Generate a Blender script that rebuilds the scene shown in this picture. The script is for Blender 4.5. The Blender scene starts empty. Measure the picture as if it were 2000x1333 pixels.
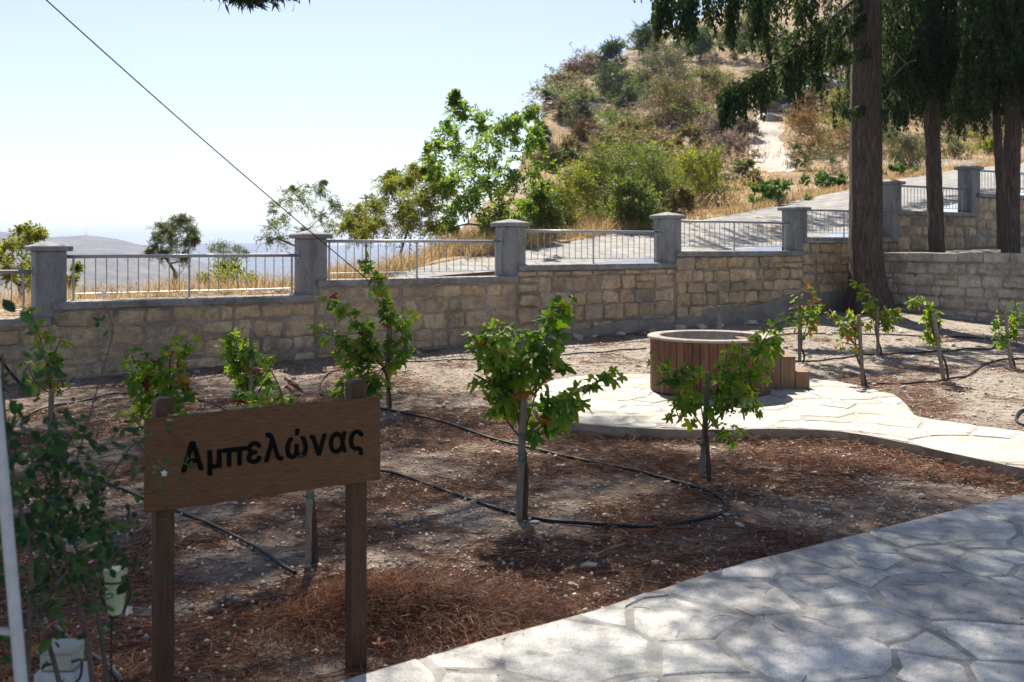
import bpy, math, random
import numpy as np
from mathutils import Matrix, Vector, Euler

# ------------------------------------------------------------------ camera, sky, sun, exposure
SC = bpy.context.scene
COL = SC.collection
F, CX, HY, EYE = 1944.0, 1000.0, 478.0, 1.62      # focal length and horizon in photo pixels, eye height in metres
SUN_AZ, SUN_EL = math.radians(-8.0), math.radians(50.0)   # sun stands ahead, a little to the left

cam_data = bpy.data.cameras.new('camera')
cam = bpy.data.objects.new('camera', cam_data)
COL.objects.link(cam)
cam.location = (0, 0, EYE)
cam.rotation_euler = (math.radians(90), 0, 0)
cam_data.sensor_width = 36.0
cam_data.lens = 35.0
cam_data.shift_y = -(666.5 - HY) / 2000.0
cam_data.clip_end = 20000
cam_data.clip_start = 0.05
cam_data.dof.use_dof = True
cam_data.dof.focus_distance = 7.8
cam_data.dof.aperture_fstop = 4.5
SC.camera = cam

world = bpy.data.worlds.new('World')
SC.world = world
world.use_nodes = True
wn = world.node_tree
wn.nodes.clear()
sky = wn.nodes.new('ShaderNodeTexSky')
sky.sky_type = 'NISHITA'
sky.sun_disc = False
sky.sun_elevation = SUN_EL
sky.sun_rotation = SUN_AZ
sky.altitude = 600
sky.air_density = 1.0
sky.dust_density = 0.8
sky.ozone_density = 2.5
bg = wn.nodes.new('ShaderNodeBackground')
bg.inputs['Strength'].default_value = 0.062
wo = wn.nodes.new('ShaderNodeOutputWorld')
hsv = wn.nodes.new('ShaderNodeHueSaturation')      # hazy summer sky: paler than the clear-air model
hsv.inputs['Saturation'].default_value = 0.78
hsv.inputs['Hue'].default_value = 0.508
wn.links.new(sky.outputs[0], hsv.inputs['Color'])
wn.links.new(hsv.outputs[0], bg.inputs[0])
wn.links.new(bg.outputs[0], wo.inputs[0])

sun_data = bpy.data.lights.new('sun', 'SUN')
sun_data.energy = 4.3
sun_data.angle = math.radians(0.53)
sun_data.color = (1.0, 0.93, 0.82)
sun = bpy.data.objects.new('sun', sun_data)
COL.objects.link(sun)
sdir = Vector((math.sin(SUN_AZ) * math.cos(SUN_EL), math.cos(SUN_AZ) * math.cos(SUN_EL), math.sin(SUN_EL)))
sun.rotation_euler = sdir.to_track_quat('Z', 'Y').to_euler()
sun.location = (0, 0, 30)

SC.view_settings.view_transform = 'Standard'
SC.view_settings.look = 'None'
SC.view_settings.exposure = 1.28
SC.view_settings.gamma = 1.0
SC.view_settings.use_curve_mapping = False
SC.render.engine = 'CYCLES'
SC.cycles.use_denoising = True
SC.cycles.max_bounces = 8
SC.cycles.diffuse_bounces = 4
SC.cycles.transparent_max_bounces = 8
SC.cycles.volume_bounces = 0
SC.cycles.caustics_reflective = False
SC.cycles.caustics_refractive = False

# ------------------------------------------------------------------ helpers
RNG = random.Random(11)
NR = np.random.default_rng(5)
WM = {}

def P(x, y, D):
    """photo pixel seen at depth D -> world point"""
    return Vector(((x - CX) * D / F, D, EYE - (y - HY) * D / F))

def sstep(a, b, x):
    t = np.clip((x - a) / (b - a), 0, 1)
    return t * t * (3 - 2 * t)

def hash2(ix, iy, seed):
    h = (ix.astype(np.int64) * 374761393 + iy.astype(np.int64) * 668265263 + seed * 1442695041) & 0x7fffffff
    h = ((h ^ (h >> 13)) * 1274126177) & 0x7fffffff
    h = (h ^ (h >> 16)) & 0xffff
    return h / 65535.0

def vnoise(x, y, seed=0):
    x = np.asarray(x, float); y = np.asarray(y, float)
    ix = np.floor(x); iy = np.floor(y)
    fx = x - ix; fy = y - iy
    fx = fx * fx * (3 - 2 * fx); fy = fy * fy * (3 - 2 * fy)
    a = hash2(ix, iy, seed); b = hash2(ix + 1, iy, seed)
    c = hash2(ix, iy + 1, seed); d = hash2(ix + 1, iy + 1, seed)
    return (a * (1 - fx) + b * fx) * (1 - fy) + (c * (1 - fx) + d * fx) * fy

def fbm(x, y, seed=0, octv=4):
    s = 0.0; a = 0.5
    for i in range(octv):
        s = s + a * vnoise(np.asarray(x) * 2 ** i, np.asarray(y) * 2 ** i, seed + i)
        a *= 0.5
    return s

def link(o, parent=None, world_m=None):
    COL.objects.link(o)
    m = world_m if world_m is not None else Matrix.Identity(4)
    if parent is not None:
        o.parent = parent
        o.matrix_parent_inverse = WM[parent.name].inverted()
    o.matrix_basis = m
    WM[o.name] = m.copy()
    return o

def empty(name, loc):
    o = bpy.data.objects.new(name, None)
    o.empty_display_size = 0.1
    return link(o, None, Matrix.Translation(Vector(loc)))

def tag(o, label=None, cat=None, group=None, kind=None):
    if label: o['label'] = label
    if cat: o['category'] = cat
    if group: o['group'] = group
    if kind: o['kind'] = kind
    return o

class MB:
    def __init__(self):
        self.v = []; self.f = []
    def add(self, vs, fs):
        n = len(self.v)
        self.v += [tuple(p) for p in vs]
        self.f += [tuple(i + n for i in f) for f in fs]
        return self
    def box(self, c, size, ax=None, bevel=0.0):
        """box centred at c, axes ax = (3 vectors) or world axes, with a small chamfer"""
        c = Vector(c)
        A = ax or (Vector((1, 0, 0)), Vector((0, 1, 0)), Vector((0, 0, 1)))
        h = [s / 2 for s in size]
        if bevel <= 0:
            vs = [c + A[0] * sx * h[0] + A[1] * sy * h[1] + A[2] * sz * h[2] for sx in (-1, 1) for sy in (-1, 1) for sz in (-1, 1)]
            return self.add(vs, [(0, 1, 3, 2), (4, 6, 7, 5), (0, 4, 5, 1), (2, 3, 7, 6), (0, 2, 6, 4), (1, 5, 7, 3)])
        b = bevel
        vs = []; idx = {}
        for sx in (-1, 1):
            for sy in (-1, 1):
                for sz in (-1, 1):
                    for k in range(3):
                        e = [h[0] - b, h[1] - b, h[2] - b]
                        e[k] = h[k]
                        idx[(sx, sy, sz, k)] = len(vs)
                        vs.append(c + A[0] * sx * e[0] + A[1] * sy * e[1] + A[2] * sz * e[2])
        fs = []
        for k in range(3):
            i, j = [q for q in range(3) if q != k]
            for s in (-1, 1):
                q = []
                for (a, d) in ((-1, -1), (1, -1), (1, 1), (-1, 1)):
                    sg = [0, 0, 0]; sg[k] = s; sg[i] = a; sg[j] = d
                    q.append(idx[(sg[0], sg[1], sg[2], k)])
                fs.append(q)
        for k in range(3):
            i, j = [q for q in range(3) if q != k]
            for a in (-1, 1):
                for d in (-1, 1):
                    q = []
                    for (s, f) in ((-1, i), (1, i), (1, j), (-1, j)):
                        sg = [0, 0, 0]; sg[k] = s; sg[i] = a; sg[j] = d
                        q.append(idx[(sg[0], sg[1], sg[2], f)])
                    fs.append(q)
        for sx in (-1, 1):
            for sy in (-1, 1):
                for sz in (-1, 1):
                    fs.append([idx[(sx, sy, sz, k)] for k in range(3)])
        return self.add(vs, fs)
    def tube(self, pts, rad, sides=6, cap=True):
        pts = [Vector(p) for p in pts]
        n = len(pts)
        if not hasattr(rad, '__len__'): rad = [rad] * n
        rings = []
        up = Vector((0.13, 0.21, 0.97)).normalized()
        vs = []; fs = []
        prev = None
        for i, p in enumerate(pts):
            t = (pts[min(i + 1, n - 1)] - pts[max(i - 1, 0)])
            t = t.normalized() if t.length > 1e-9 else Vector((0, 0, 1))
            a = (prev if prev is not None else (up if abs(t.dot(up)) < 0.9 else Vector((1, 0, 0))))
            a = (a - t * a.dot(t))
            a = a.normalized() if a.length > 1e-6 else t.orthogonal().normalized()
            prev = a
            b = t.cross(a)
            for k in range(sides):
                th = 2 * math.pi * k / sides
                vs.append(p + (a * math.cos(th) + b * math.sin(th)) * rad[i])
        for i in range(n - 1):
            for k in range(sides):
                k2 = (k + 1) % sides
                fs.append((i * sides + k, i * sides + k2, (i + 1) * sides + k2, (i + 1) * sides + k))
        if cap:
            fs.append(tuple(range(sides))[::-1])
            fs.append(tuple((n - 1) * sides + k for k in range(sides)))
        return self.add(vs, fs)
    def build(self, name, mat, parent=None, smooth=False, m=None):
        return mesh_obj(name, self.v, self.f, mat, parent, smooth, m)

def mesh_data(name, v, f, mat, smooth=False):
    me = bpy.data.meshes.new(name)
    me.from_pydata([tuple(p) for p in v], [], f)
    if mat: me.materials.append(mat)
    if smooth: me.polygons.foreach_set('use_smooth', [True] * len(me.polygons))
    me.update()
    return me

def fix_normals(me):
    import bmesh
    bm = bmesh.new(); bm.from_mesh(me)
    bmesh.ops.recalc_face_normals(bm, faces=bm.faces)
    bm.to_mesh(me); bm.free()

def mesh_obj(name, v, f, mat, parent=None, smooth=False, m=None):
    me = mesh_data(name, v, f, mat, smooth)
    fix_normals(me)
    o = bpy.data.objects.new(name, me)
    return link(o, parent, m)

def np_mesh(name, verts, polys, mat, parent=None, smooth=False):
    """verts (n,3) array, polys (m,k) array with k equal for all"""
    verts = np.ascontiguousarray(verts, dtype=np.float32)
    polys = np.ascontiguousarray(polys, dtype=np.int32)
    me = bpy.data.meshes.new(name)
    m, k = polys.shape
    me.vertices.add(len(verts)); me.vertices.foreach_set('co', verts.ravel())
    me.loops.add(m * k); me.loops.foreach_set('vertex_index', polys.ravel())
    me.polygons.add(m)
    me.polygons.foreach_set('loop_start', np.arange(0, m * k, k, dtype=np.int32))
    try: me.polygons.foreach_set('loop_total', np.full(m, k, dtype=np.int32))
    except Exception: pass
    if smooth: me.polygons.foreach_set('use_smooth', np.ones(m, dtype=bool))
    me.materials.append(mat)
    me.update(calc_edges=True)
    me.validate()
    if name is None: return me
    o = bpy.data.objects.new(name, me)
    return link(o, parent)

def np_mesh_data(name, verts, polys, mat):
    o = np_mesh(name, verts, polys, mat)
    me = o.data
    COL.objects.unlink(o); WM.pop(o.name, None); bpy.data.objects.remove(o)
    return me

def unit(a):
    return a / np.maximum(np.linalg.norm(a, axis=-1, keepdims=True), 1e-9)

def leaf_quads(c, d, n, L, w, fold=0.0):
    """diamond leaves: c base (m,3), d direction, n normal, L length, w width -> verts, quads"""
    d = unit(d); s = unit(np.cross(d, n)); n = np.cross(s, d)
    L = np.asarray(L).reshape(-1, 1); w = np.asarray(w).reshape(-1, 1)
    a = c; t = c + d * L
    l = c + d * L * 0.45 + s * w * 0.5 + n * w * fold
    r = c + d * L * 0.45 - s * w * 0.5 + n * w * fold
    v = np.stack([a, r, t, l], 1).reshape(-1, 3)
    q = np.arange(len(v)).reshape(-1, 4)
    return v, q

def rdirs(m, rng=NR):
    return unit(rng.normal(size=(m, 3)))
SHADE_A, SHADE_B, HAZE = 190, 150, 0.00028
# ------------------------------------------------------------------ materials
def _new(name):
    m = bpy.data.materials.new(name); m.use_nodes = True
    nt = m.node_tree; nt.nodes.clear()
    out = nt.nodes.new('ShaderNodeOutputMaterial')
    return m, nt, out

def _noise(nt, vec, scale, detail=4, rough=0.55, dist=0.0):
    n = nt.nodes.new('ShaderNodeTexNoise')
    n.inputs['Scale'].default_value = scale; n.inputs['Detail'].default_value = detail
    n.inputs['Roughness'].default_value = rough; n.inputs['Distortion'].default_value = dist
    nt.links.new(vec, n.inputs['Vector'])
    return n.outputs['Fac']

def _ramp(nt, fac, stops, interp='LINEAR'):
    r = nt.nodes.new('ShaderNodeValToRGB')
    r.color_ramp.interpolation = interp
    el = r.color_ramp.elements
    while len(el) < len(stops): el.new(0.5)
    for e, (p, c) in zip(el, stops):
        e.position = p
        e.color = (c[0], c[1], c[2], 1) if hasattr(c, '__len__') else (c, c, c, 1)
    nt.links.new(fac, r.inputs[0])
    return r.outputs[0]

def _mix(nt, fac, a, b, mode='MIX'):
    x = nt.nodes.new('ShaderNodeMix'); x.data_type = 'RGBA'; x.blend_type = mode
    for sock, val in ((x.inputs[0], fac), (x.inputs[6], a), (x.inputs[7], b)):
        if hasattr(val, 'is_linked') or isinstance(val, bpy.types.NodeSocket): nt.links.new(val, sock)
        elif hasattr(val, '__len__'): sock.default_value = (val[0], val[1], val[2], 1)
        else: sock.default_value = val if sock.type == 'VALUE' else (val, val, val, 1)
    return x.outputs[2]

def _math(nt, op, a, b=None, clamp=False):
    x = nt.nodes.new('ShaderNodeMath'); x.operation = op; x.use_clamp = clamp
    for s, v in ((0, a), (1, b)):
        if v is None: continue
        if isinstance(v, bpy.types.NodeSocket): nt.links.new(v, x.inputs[s])
        else: x.inputs[s].default_value = v
    return x.outputs[0]

def _pos(nt, stretch=None):
    g = nt.nodes.new('ShaderNodeNewGeometry')
    v = g.outputs['Position']
    if stretch:
        mp = nt.nodes.new('ShaderNodeMapping'); mp.inputs['Scale'].default_value = stretch
        nt.links.new(v, mp.inputs['Vector']); v = mp.outputs[0]
    return v

def _objpos(nt, stretch=None):
    g = nt.nodes.new('ShaderNodeTexCoord'); v = g.outputs['Object']
    if stretch:
        mp = nt.nodes.new('ShaderNodeMapping'); mp.inputs['Scale'].default_value = stretch
        nt.links.new(v, mp.inputs['Vector']); v = mp.outputs[0]
    return v

def _bump(nt, h, strength, dist):
    b = nt.nodes.new('ShaderNodeBump'); b.inputs['Strength'].default_value = strength; b.inputs['Distance'].default_value = dist
    nt.links.new(h, b.inputs['Height']); return b.outputs[0]

def _bsdf(nt, out, col, rough=0.85, normal=None, metal=0.0, spec=0.3):
    b = nt.nodes.new('ShaderNodeBsdfPrincipled')
    if isinstance(col, bpy.types.NodeSocket): nt.links.new(col, b.inputs['Base Color'])
    else: b.inputs['Base Color'].default_value = (col[0], col[1], col[2], 1)
    if isinstance(rough, bpy.types.NodeSocket): nt.links.new(rough, b.inputs['Roughness'])
    else: b.inputs['Roughness'].default_value = rough
    b.inputs['Metallic'].default_value = metal
    b.inputs['Specular IOR Level'].default_value = spec
    if normal is not None: nt.links.new(normal, b.inputs['Normal'])
    nt.links.new(b.outputs[0], out.inputs[0])
    return b

def surf(name, cols, scale, stain=None, sscale=1.0, samt=0.5, rand=0.0, hues=None, bump=0.3, bscale=40, bdist=0.01, rough=0.85, stretch=None, spec=0.25, island=False):
    """mottled matte surface: cols = 3 colours over noise, optional stain colour, per-object brightness, fine bump"""
    m, nt, out = _new(name)
    pos = _pos(nt, stretch)
    n1 = _noise(nt, pos, scale, 6, 0.62)
    k = len(cols)
    c = _ramp(nt, n1, [(0.28 + 0.44 * i / max(1, k - 1), cols[i]) for i in range(k)])
    if hues:
        if island:
            g = nt.nodes.new('ShaderNodeNewGeometry'); r = g.outputs['Random Per Island']
        else:
            oi = nt.nodes.new('ShaderNodeObjectInfo'); r = oi.outputs['Random']
        hc = _ramp(nt, r, [(i / max(1, len(hues) - 1), hues[i]) for i in range(len(hues))])
        c = _mix(nt, 1.0, c, hc, 'MULTIPLY')
    if stain:
        n2 = _noise(nt, pos, sscale, 5, 0.6, 0.4)
        f = _ramp(nt, n2, [(0.46, 0.0), (0.66, samt)])
        c = _mix(nt, f, c, stain)
    n3 = _noise(nt, pos, bscale, 5, 0.7)
    n4 = _noise(nt, pos, bscale * 4.5, 3, 0.6)
    fine = _ramp(nt, n4, [(0.3, 0.72), (0.7, 1.2)])
    n5 = _noise(nt, pos, bscale * 0.55, 6, 0.8)
    c = _mix(nt, 1.0, c, _ramp(nt, n5, [(0.34, 0.66), (0.48, 1.0), (0.7, 1.1)]), 'MULTIPLY')
    c = _mix(nt, 1.0, c, fine, 'MULTIPLY')
    nb = _bump(nt, n3, bump, bdist)
    _bsdf(nt, out, c, rough, nb, 0.0, spec)
    return m

def leafmat(name, stops, source='island', transl=0.45, tcol=None, rough=0.5, nscale=None, spec=0.35):
    """leaf: colour ramp over a per-leaf random number, reflecting above and glowing through from behind"""
    m, nt, out = _new(name)
    if source == 'island':
        g = nt.nodes.new('ShaderNodeNewGeometry'); r = g.outputs['Random Per Island']
    else:
        oi = nt.nodes.new('ShaderNodeObjectInfo'); r = oi.outputs['Random']
    if nscale:
        n = _noise(nt, _pos(nt), nscale, 3, 0.6)
        r = _math(nt, 'ADD', _math(nt, 'MULTIPLY', r, 0.55), _math(nt, 'MULTIPLY', _math(nt, 'SUBTRACT', n, 0.28), 1.0), True)
    c = _ramp(nt, r, stops)
    b = nt.nodes.new('ShaderNodeBsdfPrincipled')
    nt.links.new(c, b.inputs['Base Color']); b.inputs['Roughness'].default_value = rough
    b.inputs['Specular IOR Level'].default_value = spec
    t = nt.nodes.new('ShaderNodeBsdfTranslucent')
    tc = _mix(nt, 1.0, c, tcol or (1.5, 1.45, 0.7), 'MULTIPLY')
    nt.links.new(tc, t.inputs[0])
    x = nt.nodes.new('ShaderNodeMixShader'); x.inputs[0].default_value = transl
    nt.links.new(b.outputs[0], x.inputs[1]); nt.links.new(t.outputs[0], x.inputs[2])
    nt.links.new(x.outputs[0], out.inputs[0])
    return m

def plain(name, col, rough=0.5, metal=0.0, spec=0.4, var=0.12, scale=30, bump=0.05):
    m, nt, out = _new(name)
    n = _noise(nt, _pos(nt), scale, 4, 0.6)
    k = _ramp(nt, n, [(0.3, 1 - var), (0.7, 1 + var)])
    c = _mix(nt, 1.0, col, k, 'MULTIPLY')
    _bsdf(nt, out, c, rough, _bump(nt, n, bump, 0.004), metal, spec)
    return m

M = {}
def soil_material():
    m, nt, out = _new('garden_soil')
    pos = _pos(nt)
    big = _noise(nt, pos, 0.9, 5, 0.6, 0.3)
    grit = _noise(nt, pos, 42, 6, 0.75)
    mid = _noise(nt, pos, 7, 5, 0.65)
    pale = _ramp(nt, mid, [(0.3, (0.25, 0.215, 0.175)), (0.52, (0.35, 0.31, 0.26)), (0.72, (0.47, 0.43, 0.375))])
    brown = _ramp(nt, mid, [(0.3, (0.135, 0.09, 0.065)), (0.7, (0.25, 0.175, 0.13))])
    f = _ramp(nt, _math(nt, 'ADD', _math(nt, 'MULTIPLY', big, 0.7), _math(nt, 'MULTIPLY', mid, 0.3)), [(0.36, 0.15), (0.52, 0.85)])
    sp = nt.nodes.new('ShaderNodeSeparateXYZ'); nt.links.new(pos, sp.inputs[0])
    far = nt.nodes.new('ShaderNodeMapRange'); far.inputs[1].default_value = 9.0; far.inputs[2].default_value = 14.0; far.inputs[3].default_value = 1.0; far.inputs[4].default_value = 0.25
    nt.links.new(_math(nt, 'ADD', sp.outputs[1], _math(nt, 'MULTIPLY', sp.outputs[0], 0.7)), far.inputs[0])   # litter thins out away from the pines
    f = _math(nt, 'MULTIPLY', f, far.outputs[0])
    c = _mix(nt, f, pale, brown)
    v = nt.nodes.new('ShaderNodeTexVoronoi'); v.inputs['Scale'].default_value = 55
    nt.links.new(pos, v.inputs['Vector'])
    peb = _ramp(nt, v.outputs['Color'], [(0.80, 0.0), (0.86, 1.0)])
    peb2 = _math(nt, 'MULTIPLY', peb, _ramp(nt, v.outputs['Distance'], [(0.25, 1.0), (0.4, 0.0)]))
    c = _mix(nt, _math(nt, 'MULTIPLY', peb2, 0.75), c, (0.55, 0.5, 0.44))
    g = _ramp(nt, grit, [(0.3, 0.68), (0.7, 1.25)])
    c = _mix(nt, 1.0, c, g, 'MULTIPLY')
    h = _math(nt, 'ADD', _math(nt, 'MULTIPLY', grit, 0.8), _math(nt, 'MULTIPLY', peb2, 0.35))
    _bsdf(nt, out, c, 0.95, _bump(nt, h, 0.7, 0.02), 0, 0.1)
    return m
M['soil'] = soil_material()
M['grit'] = surf('white_grit', [(0.48, 0.43, 0.37), (0.62, 0.57, 0.5), (0.72, 0.68, 0.61)], 14, hues=[(0.7, 0.68, 0.66), (1.05, 1.0, 0.95)], island=True, bump=0.4, bscale=60)
M['pebble'] = surf('limestone_pebble', [(0.44, 0.39, 0.32), (0.58, 0.53, 0.46), (0.68, 0.64, 0.57)], 18, hues=[(0.6, 0.57, 0.54), (1.0, 0.95, 0.9), (1.12, 1.1, 1.06)], bump=0.5, bscale=45)
M['stone'] = surf('wall_limestone', [(0.44, 0.335, 0.225), (0.62, 0.49, 0.34), (0.72, 0.60, 0.45)], 7.5, stain=(0.20, 0.175, 0.15), sscale=2.0, samt=0.6, hues=[(0.60, 0.59, 0.59), (1.0, 0.95, 0.90), (1.12, 1.05, 0.95), (0.74, 0.70, 0.67), (1.2, 1.17, 1.12), (0.95, 0.84, 0.72), (1.15, 1.10, 1.02)], bump=0.9, bscale=22, bdist=0.03)
M['stone_grey'] = surf('pale_block_limestone', [(0.40, 0.365, 0.32), (0.54, 0.505, 0.45), (0.64, 0.61, 0.56)], 6, stain=(0.17, 0.155, 0.14), sscale=2.6, samt=0.6, hues=[(0.75, 0.73, 0.71), (1.0, 0.98, 0.95), (1.1, 1.08, 1.04)], bump=0.6, bscale=24, bdist=0.025)
M['mortar'] = surf('wall_mortar', [(0.26, 0.22, 0.175), (0.39, 0.335, 0.27), (0.50, 0.44, 0.36)], 6, stain=(0.11, 0.10, 0.09), sscale=1.7, samt=0.6, bump=0.5, bscale=35, bdist=0.015)
M['render'] = surf('cement_render', [(0.20, 0.18, 0.16), (0.28, 0.255, 0.225), (0.36, 0.33, 0.29)], 4, stain=(0.42, 0.35, 0.26), sscale=2.6, samt=0.5, bump=0.4, bscale=22, bdist=0.012)
M['concrete'] = surf('grey_concrete', [(0.22, 0.222, 0.23), (0.285, 0.288, 0.295), (0.35, 0.35, 0.355)], 5, stain=(0.15, 0.148, 0.145), sscale=3.2, samt=0.6, stretch=(1.6, 1.6, 0.45), bump=0.45, bscale=55, bdist=0.006)
M['coping'] = surf('weathered_concrete', [(0.22, 0.21, 0.20), (0.31, 0.30, 0.29), (0.40, 0.385, 0.365)], 7, stain=(0.12, 0.11, 0.10), sscale=2.4, samt=0.6, bump=0.45, bscale=40, bdist=0.01)
M['steel'] = plain('grey_painted_steel', (0.36, 0.38, 0.40), 0.38, 0.3, 0.5)
M['flag'] = surf('crazy_paving_stone', [(0.46, 0.45, 0.425), (0.62, 0.61, 0.58), (0.73, 0.72, 0.69)], 5.0, stain=(0.27, 0.27, 0.26), sscale=3.1, samt=0.85, hues=[(0.60, 0.61, 0.62), (1.0, 0.99, 0.96), (0.84, 0.81, 0.74), (1.14, 1.14, 1.12), (0.72, 0.72, 0.71), (1.08, 1.08, 1.06)], bump=0.35, bscale=26, bdist=0.01, rough=0.7)
M['flag_cream'] = surf('cream_paving_stone', [(0.40, 0.375, 0.335), (0.51, 0.485, 0.445), (0.58, 0.56, 0.52)], 4.5, stain=(0.34, 0.285, 0.215), sscale=2.8, samt=0.6, hues=[(0.85, 0.83, 0.8), (1.0, 0.97, 0.92), (1.1, 1.08, 1.04)], bump=0.3, bscale=26, bdist=0.008, rough=0.75)
M['grout'] = surf('paving_grout', [(0.28, 0.27, 0.245), (0.375, 0.36, 0.325), (0.455, 0.44, 0.40)], 8, stain=(0.20, 0.19, 0.17), sscale=2, samt=0.5, bump=0.4, bscale=50, bdist=0.008)
M['riser'] = surf('terrace_riser', [(0.22, 0.18, 0.14), (0.32, 0.27, 0.21), (0.40, 0.345, 0.275)], 5, stain=(0.12, 0.105, 0.085), sscale=2.4, samt=0.7, bump=0.4, bscale=30, bdist=0.012)
M['wellwood'] = surf('reddish_brown_planks', [(0.10, 0.045, 0.025), (0.155, 0.072, 0.042), (0.21, 0.105, 0.064)], 9, hues=[(0.75, 0.72, 0.72), (1.0, 1.0, 1.0), (1.2, 1.15, 1.1)], stretch=(6, 6, 0.7), bump=0.25, bscale=30, bdist=0.004, rough=0.6)
M['stepwood'] = surf('brown_board', [(0.18, 0.105, 0.062), (0.25, 0.15, 0.092), (0.31, 0.195, 0.125)], 8, stretch=(4, 4, 0.8), bump=0.15, bscale=40, rough=0.7)
M['rim'] = surf('well_rim_stone', [(0.27, 0.23, 0.20), (0.37, 0.33, 0.29), (0.46, 0.42, 0.37)], 10, stain=(0.22, 0.16, 0.13), sscale=4, samt=0.5, bump=0.2, bscale=60)
M['dark'] = plain('dark_gap', (0.03, 0.022, 0.018), 0.9)
M['signwood'] = surf('stained_sign_wood', [(0.10, 0.052, 0.027), (0.145, 0.078, 0.04), (0.19, 0.105, 0.057)], 16, stretch=(1.5, 1.5, 14), bump=0.18, bscale=26, bdist=0.003, rough=0.85, spec=0.08)
M['postwood'] = surf('stained_post_wood', [(0.055, 0.028, 0.016), (0.085, 0.045, 0.026), (0.12, 0.066, 0.038)], 10, stretch=(9, 9, 0.9), bump=0.2, bscale=26, bdist=0.003, rough=0.6)
M['letter'] = plain('black_letter_paint', (0.006, 0.006, 0.006), 0.95, 0, 0.05)
M['stake'] = surf('weathered_stake_wood', [(0.16, 0.135, 0.115), (0.25, 0.22, 0.19), (0.33, 0.30, 0.265)], 9, stretch=(12, 12, 0.9), hues=[(0.7, 0.68, 0.66), (1.1, 1.08, 1.05)], bump=0.35, bscale=30, bdist=0.004)
M['vinewood'] = surf('vine_bark', [(0.045, 0.028, 0.02), (0.085, 0.055, 0.038), (0.13, 0.09, 0.065)], 30, stretch=(3, 3, 0.6), bump=0.7, bscale=60, bdist=0.008)
M['shoot'] = plain('reddish_shoot', (0.12, 0.045, 0.03), 0.6)
M['hose'] = plain('black_polythene', (0.010, 0.011, 0.014), 0.5, 0, 0.3, 0.2, 12)
M['tie'] = plain('green_tie', (0.01, 0.14, 0.08), 0.5)
M['white'] = plain('white_painted_metal', (0.42, 0.44, 0.46), 0.5)
M['cream'] = plain('cream_plastic', (0.36, 0.36, 0.30), 0.6)
M['iron'] = plain('black_iron', (0.015, 0.015, 0.016), 0.5)
M['grape'] = plain('dark_grape', (0.012, 0.010, 0.022), 0.35)
M['cable'] = plain('dark_cable', (0.02, 0.02, 0.02), 0.6)
G1, G2, G3 = (0.022, 0.075, 0.012), (0.045, 0.135, 0.016), (0.10, 0.20, 0.025)
M['leaf_green'] = leafmat('vine_leaf_green', [(0, (0.055, 0.14, 0.02)), (0.4, (0.13, 0.25, 0.026)), (0.8, (0.22, 0.33, 0.034)), (1, (0.32, 0.38, 0.045))], 'object', 0.62)
M['leaf_lime'] = leafmat('vine_leaf_lime', [(0, (0.11, 0.22, 0.025)), (0.6, (0.20, 0.29, 0.035)), (1, (0.32, 0.33, 0.05))], 'object', 0.5)
M['leaf_yellow'] = leafmat('vine_leaf_yellow', [(0, (0.28, 0.24, 0.04)), (0.6, (0.40, 0.22, 0.04)), (1, (0.42, 0.13, 0.03))], 'object', 0.4, (1.3, 1.1, 0.7))
M['leaf_red'] = leafmat('vine_leaf_red', [(0, (0.20, 0.035, 0.015)), (1, (0.13, 0.05, 0.02))], 'object', 0.3, (1.3, 1.0, 0.7))
M['shrub_leaf'] = leafmat('shrub_leaf', [(0, (0.010, 0.034, 0.011)), (0.7, (0.024, 0.062, 0.016)), (1, (0.055, 0.095, 0.024))], 'object', 0.35)
M['shrub_leafi'] = leafmat('shrub_small_leaf', [(0, (0.012, 0.045, 0.014)), (0.7, (0.03, 0.085, 0.02)), (1, (0.07, 0.13, 0.03))], 'island', 0.35)
M['petal'] = plain('white_petal', (0.8, 0.8, 0.78), 0.5)
M['needle'] = leafmat('pine_needle_litter', [(0, (0.10, 0.043, 0.024)), (0.5, (0.22, 0.10, 0.055)), (0.85, (0.34, 0.175, 0.10)), (1, (0.46, 0.30, 0.19))], 'island', 0.15, (1, 1, 1), 0.7)
M['drygrass'] = leafmat('dry_grass', [(0, (0.20, 0.125, 0.06)), (0.4, (0.40, 0.28, 0.13)), (0.8, (0.55, 0.43, 0.24)), (1, (0.62, 0.53, 0.36))], 'island', 0.35, (1.1, 1.0, 0.85), 0.7)
M['bark'] = surf('cypress_bark', [(0.06, 0.043, 0.034), (0.14, 0.105, 0.085), (0.25, 0.205, 0.175)], 7, stretch=(5, 5, 0.55), bump=1.0, bscale=13, bdist=0.06)
M['bark_pine'] = surf('pine_bark', [(0.07, 0.045, 0.033), (0.12, 0.08, 0.06)], 6, stretch=(3, 3, 0.8), bump=0.8, bscale=10, bdist=0.03)
M['twig'] = surf('tree_bark', [(0.07, 0.055, 0.045), (0.14, 0.115, 0.095)], 12, stretch=(2, 2, 0.6), bump=0.5, bscale=30)
M['twig_grey'] = surf('grey_bare_twig', [(0.22, 0.19, 0.165), (0.33, 0.30, 0.27)], 12, bump=0.4, bscale=30)
def fol(key, a, b, c, tr=0.4, tcol=None):
    M[key] = leafmat('foliage_' + key, [(0, a), (0.55, b), (1, c)], 'island', tr, tcol, 0.6)
fol('locust', (0.06, 0.135, 0.024), (0.14, 0.24, 0.04), (0.28, 0.34, 0.075), 0.58)
fol('olive', (0.050, 0.075, 0.034), (0.095, 0.125, 0.060), (0.16, 0.19, 0.10))
fol('sparse', (0.055, 0.085, 0.030), (0.11, 0.145, 0.055), (0.19, 0.22, 0.10))
fol('yellowgreen', (0.09, 0.125, 0.02), (0.18, 0.21, 0.036), (0.30, 0.30, 0.065), 0.5)
fol('shrubgreen', (0.060, 0.105, 0.024), (0.115, 0.165, 0.038), (0.21, 0.24, 0.075))
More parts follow.
